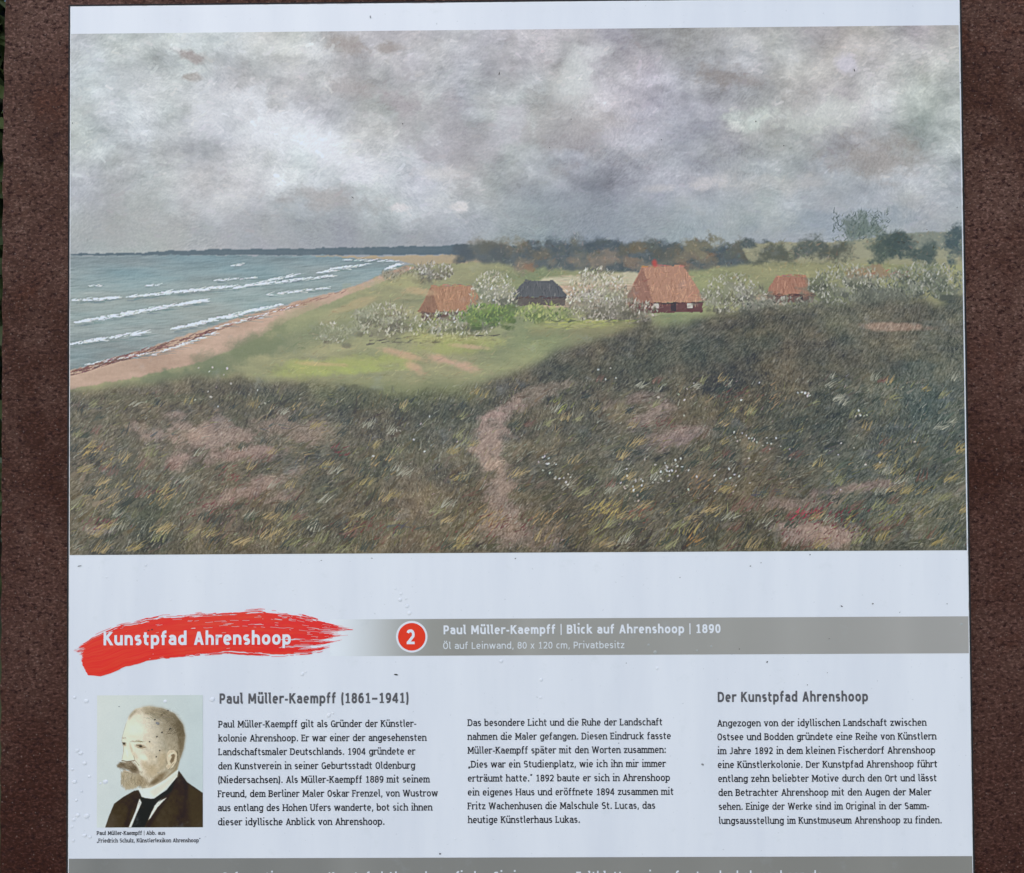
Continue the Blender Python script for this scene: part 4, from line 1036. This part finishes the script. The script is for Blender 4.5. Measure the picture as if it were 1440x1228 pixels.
    C.fill(m([(524,440),(540,436),(560,470),(590,478),(592,500),(560,508),(520,508),(511,498),(514,486)], 5), (232,224,200), .5)
    for x, y, ln, an, wd, c in [(512,500,40,-.22,6,(108,94,72)),(545,508,46,.15,7,(118,102,78)),(588,470,30,-1.35,5,(164,148,118)),(596,500,40,-.9,5,(168,150,118)),(524,402,40,-1.65,4,(196,186,160))]: C.dab(x, y, an, ln, wd, c, .8, taper=False)
    # beard and upturned moustache
    C.fill(m([(506,592),(520,562),(560,575),(620,585),(650,606),(638,650),(588,682),(535,687),(505,654)], 4, 7), (176,166,138)); C.fill(m([(610,590),(650,606),(694,655),(645,674),(606,656)], 9), (146,130,100), .8)
    for q in range(420): C.dab(U(503, 648), U(570, 664), U(-1.9, -1.1), U(8, 28), U(1.3, 3), np.array([168, 156, 128]) + U(-64, 44), U(.25, .65), curv=U(-.25, .25))
    for q in range(60): C.dab(U(560, 700), U(600, 668), U(-1.6, -.6), U(8, 22), U(1.3, 3), np.array([118, 104, 78]) + U(-30, 30), U(.25, .6))
    C.fill(m([(474,530),(498,512),(540,510),(576,506),(602,536),(628,574),(614,588),(580,584),(548,560),(512,548),(484,546)], 3.5, 5), (128,116,94), .9); C.blob(588, 552, 30, 24, .6, (92,80,62), .75); C.blob(510, 530, 26, 12, -.1, (104,92,72), .6)
    for q in range(150): C.dab(U(496, 600), U(510, 562), U(-1.1, -.5) if Rr.random() < .6 else U(2.6, 3.3), U(8, 30), U(1.3, 3), np.array([110, 98, 78]) + U(-50, 56), U(.3, .75))
    C.dab(528, 566, -.25, 40, 6, (196, 178, 150), .8, taper=False); C.dab(530, 574, -.25, 30, 3, (110, 94, 74), .7)
    edge = [(538,262),(524,310),(513,352),(511,374),(521,402),(523,440),(512,490)]
    for (xa, ya), (xb, yb) in zip(edge, edge[1:]): C.dab(xa, ya, math.atan2(ya - yb, xb - xa), math.hypot(xb - xa, yb - ya), 3.2, (168, 160, 138), .6, taper=False)
    f2_ = fbm(Rr, C.h, C.w, 7, 3, .7); face = hm * (C.a[..., 0] < .86)
    C.a += (face * f2_ * .07)[..., None]
    dk_ = hm * np.clip((C.X - 690) / 160, 0, 1) * np.clip((470 - C.Y) / 160, 0, 1)
    C.a *= (1 - .20 * dk_)[..., None]
    lum = C.a.mean(-1, keepdims=True); C.a = lum + (C.a - lum) * .82; C.a = C.a + .6 * (C.a - blur3(C.a, 1.2))
    C.a += ((vnoise(Rr, C.h, C.w, 1.01) - .5) * .03)[..., None]
    return np.clip(C.a, .04, .96)
pt = grid_print('portrait_print', paint_portrait(), 19.25, -187.0, 92.3, -96.6, .15, M_photo, panel)
pt['label'] = 'sepia photograph of a bearded man in dark suit and white collar'

# ---- grime, nicks and little blisters in the laminate
rg = random.Random(9)
def speck(x, y, a, b_, ang, mat, z=.30):
    n = 9; c, s = math.cos(ang), math.sin(ang); pts = []
    for i in range(n):
        q = i * math.tau / n; r = rg.uniform(.75, 1.15); u, w = a * r * math.cos(q), b_ * r * math.sin(q); pts.append((x + u * c - w * s, y + u * s + w * c))
    vs = [(px_ * MM, py_ * MM, z * MM) for px_, py_ in pts] + [((x) * MM, y * MM, (z + min(a, b_) * .5) * MM)]
    return mesh_obj('grime_speck', vs, [(i, (i + 1) % n, n) for i in range(n)], mat, panel, smooth=True)
# x, y, half length, half width (mm), angle, dark or pale
SPECKS = [
(68.4,-107.0,0.51,0.47,0.5,0), (64.2,-110.0,0.43,0.47,0.6,0), (59.3,-113.3,0.68,0.47,0.9,0), (69.7,-119.6,0.94,0.47,0.6,0), (64.2,-122.0,0.77,0.47,0.8,0),
(60.7,-125.0,0.77,0.47,0.4,0), (55.6,-128.4,0.51,0.47,0.6,0), (62.6,-134.4,0.60,0.47,1.3,0), (60.2,-138.7,0.60,0.47,1.2,0), (61.2,-115.9,1.67,0.88,-0.6,1),
(61.5,-149.6,0.34,0.34,0,1), (225.6,-83.2,1.57,0.49,-0.1,0), (480.3,-75.7,0.39,0.78,-0.4,0), (435.5,-145.4,0.98,0.73,-0.6,1), (255.3,-205.5,0.78,0.49,0,0),
(531.8,-37.8,0.83,0.39,-0.6,0), (308.1,-4.0,0.59,0.44,0,1), (421.2,-17.5,0.44,0.34,0,1), (469.6,-10.0,0.59,0.39,0,1), (476.9,-7.8,0.49,0.29,0,1),
(510.5,-2.4,0.39,0.49,0,0), (553.0,-36.2,0.69,0.49,0,1), (571.4,-42.2,0.39,0.34,0,1), (603.8,-36.5,0.44,0.29,0,1), (54.8,-52.1,0.78,0.49,0.3,0),
(57.2,-51.6,0.69,0.49,0,0), (614.3,78.3,0.88,0.54,0.2,0), (616.7,76.1,0.78,0.88,0,0), (613.7,70.0,0.59,0.98,0,0), (1.3,300.6,0.39,0.39,0,0),
(231.7,298.0,0.44,0.44,0,0), (476.8,297.5,0.44,0.44,0,0), (348.8,300.2,0.34,0.34,0,0), (333.8,280.4,0.34,0.34,0,0), (411.3,285.2,0.34,0.34,0,0),
(545.3,332.6,0.34,1.08,0.3,0), (495.9,280.4,0.49,0.29,0.4,0), (614.8,236.4,0.34,0.34,0,0), (618.3,323.0,0.34,0.49,0,0), (593.8,221.2,0.34,0.29,0,0),
(299.1,332.7,0.29,1.18,-0.2,0), (461.4,-66.7,0.34,0.34,0,0), (383.8,-76.0,0.39,0.29,0,1), (523.0,-59.9,0.59,0.34,0.3,1), (34.6,-104.2,0.59,0.29,0,1),
(196.7,246.8,1.08,0.24,-0.6,0), (378.2,-130.6,0.39,0.39,0,1), (500.2,-98.1,0.29,0.39,0,1), (209.5,373.3,0.39,0.98,0,1), (389.6,60.4,0.59,0.69,0,0),
(217.1,-127.6,0.39,0.39,0,1), (6.9,-7.5,1.47,0.39,0.2,1), (209.2,-3.2,0.69,0.24,0,1), (174.3,-4.5,0.59,0.29,0,1), (507.6,-91.4,0.39,0.34,0,1),
(521.3,-83.2,0.39,0.29,0,1), ]
BLISTERS = [
(3.5,-97.9,1.07,1.25,0.4), (11.6,-100.5,1.39,1.25,0.4), (7.9,-136.1,1.28,1.25,0.4), (5.4,-134.3,1.18,1.25,0.4), (10.6,-143.1,1.18,1.25,0.4), (13.8,-152.1,0.86,1.25,0.4),
(3.7,-155.8,1.28,1.25,0.4), (5.9,-178.6,1.28,1.25,0.4), (3.2,-181.7,1.07,1.25,0.4), (12.3,-179.1,1.60,1.25,0.4), (10.7,-192.4,1.18,1.25,0.4), (14.5,-193.4,1.07,1.25,0.4),
(2.7,-196.0,0.96,1.25,0.4), (25.1,-155.8,1.50,1.25,0.4), (21.6,-156.9,0.75,1.25,0.4), (66.3,-100.8,1.07,1.25,0.4), (98.7,-99.8,1.50,1.25,0.4), (2.0,-147.3,0.86,1.25,0.4),
(4.8,-168.5,0.86,1.25,0.4), (8.5,-162.2,0.75,1.25,0.4), (1.9,-186.5,0.86,1.25,0.4), (228.5,-31.9,1.27,1.15,0.9), (233.4,-36.3,1.18,1.15,0.9), (234.8,-41.2,1.27,1.15,0.9),
(229.1,-27.8,0.88,1.15,0.9), (160.9,-82.6,1.27,1.15,0.9), (163.3,-81.1,0.69,1.15,0.9), (403.7,-68.8,1.18,1.15,0.9), (405.0,-79.8,1.08,1.15,0.9), (179.0,-110.9,1.37,1.15,0.9),
(181.9,-109.4,0.78,1.15,0.9), (298.0,-74.4,1.18,1.15,0.9), (325.3,-87.2,1.08,1.15,0.9), (225.3,-24.3,0.73,1.15,0.9), (232.7,-31.2,0.69,1.15,0.9), (399.2,-63.7,0.78,1.15,0.9),
(442.2,-64.9,0.73,1.15,0.9), (432.4,-67.7,0.69,1.15,0.9), (613.6,-50.6,0.88,1.15,0.9), (324.8,-99.3,0.98,1.15,0.9), (532.6,-114.3,0.73,1.15,0.9), (25.6,-15.4,0.69,1.15,0.9),
(52.7,-7.3,0.78,1.15,0.9), (70.0,-31.3,0.69,1.15,0.9), (104.5,-19.8,0.69,1.15,0.9), (154.6,-24.9,0.69,1.15,0.9), (265.6,-195.6,0.59,1.15,0.9), (381.6,-16.3,0.59,1.15,0.9),
]
for (x, y, a, b_, an, k) in SPECKS: speck(x, y, a, b_, an, (M_dirt, M_dirt2)[k], .42)
def blister(x, y, r, el, ang):
    vs, fs = [], []; nr, na = 4, 12; c, s = math.cos(ang), math.sin(ang)
    for i in range(nr):
        q = i / nr * math.pi / 2; rr = r * math.cos(q); h = r * .17 * math.sin(q)
        for j in range(na):
            w = j * math.tau / na; u_, v_ = rr * math.cos(w) * el, rr * math.sin(w); vs.append(((x + u_ * c - v_ * s) * MM, (y + u_ * s + v_ * c) * MM, (.16 + h) * MM))
    vs.append((x * MM, y * MM, (.16 + r * .17) * MM))
    for i in range(nr - 1):
        for j in range(na): fs.append((i * na + j, i * na + (j + 1) % na, (i + 1) * na + (j + 1) % na, (i + 1) * na + j))
    for j in range(na): fs.append(((nr - 1) * na + j, (nr - 1) * na + (j + 1) % na, nr * na))
    return mesh_obj('blister', vs, fs, M_bump_grey if -70 < y < -45.5 and x > 200 else M_white, panel, smooth=True)
for (x, y, r, el, an) in BLISTERS: blister(x, y, r, el, an)
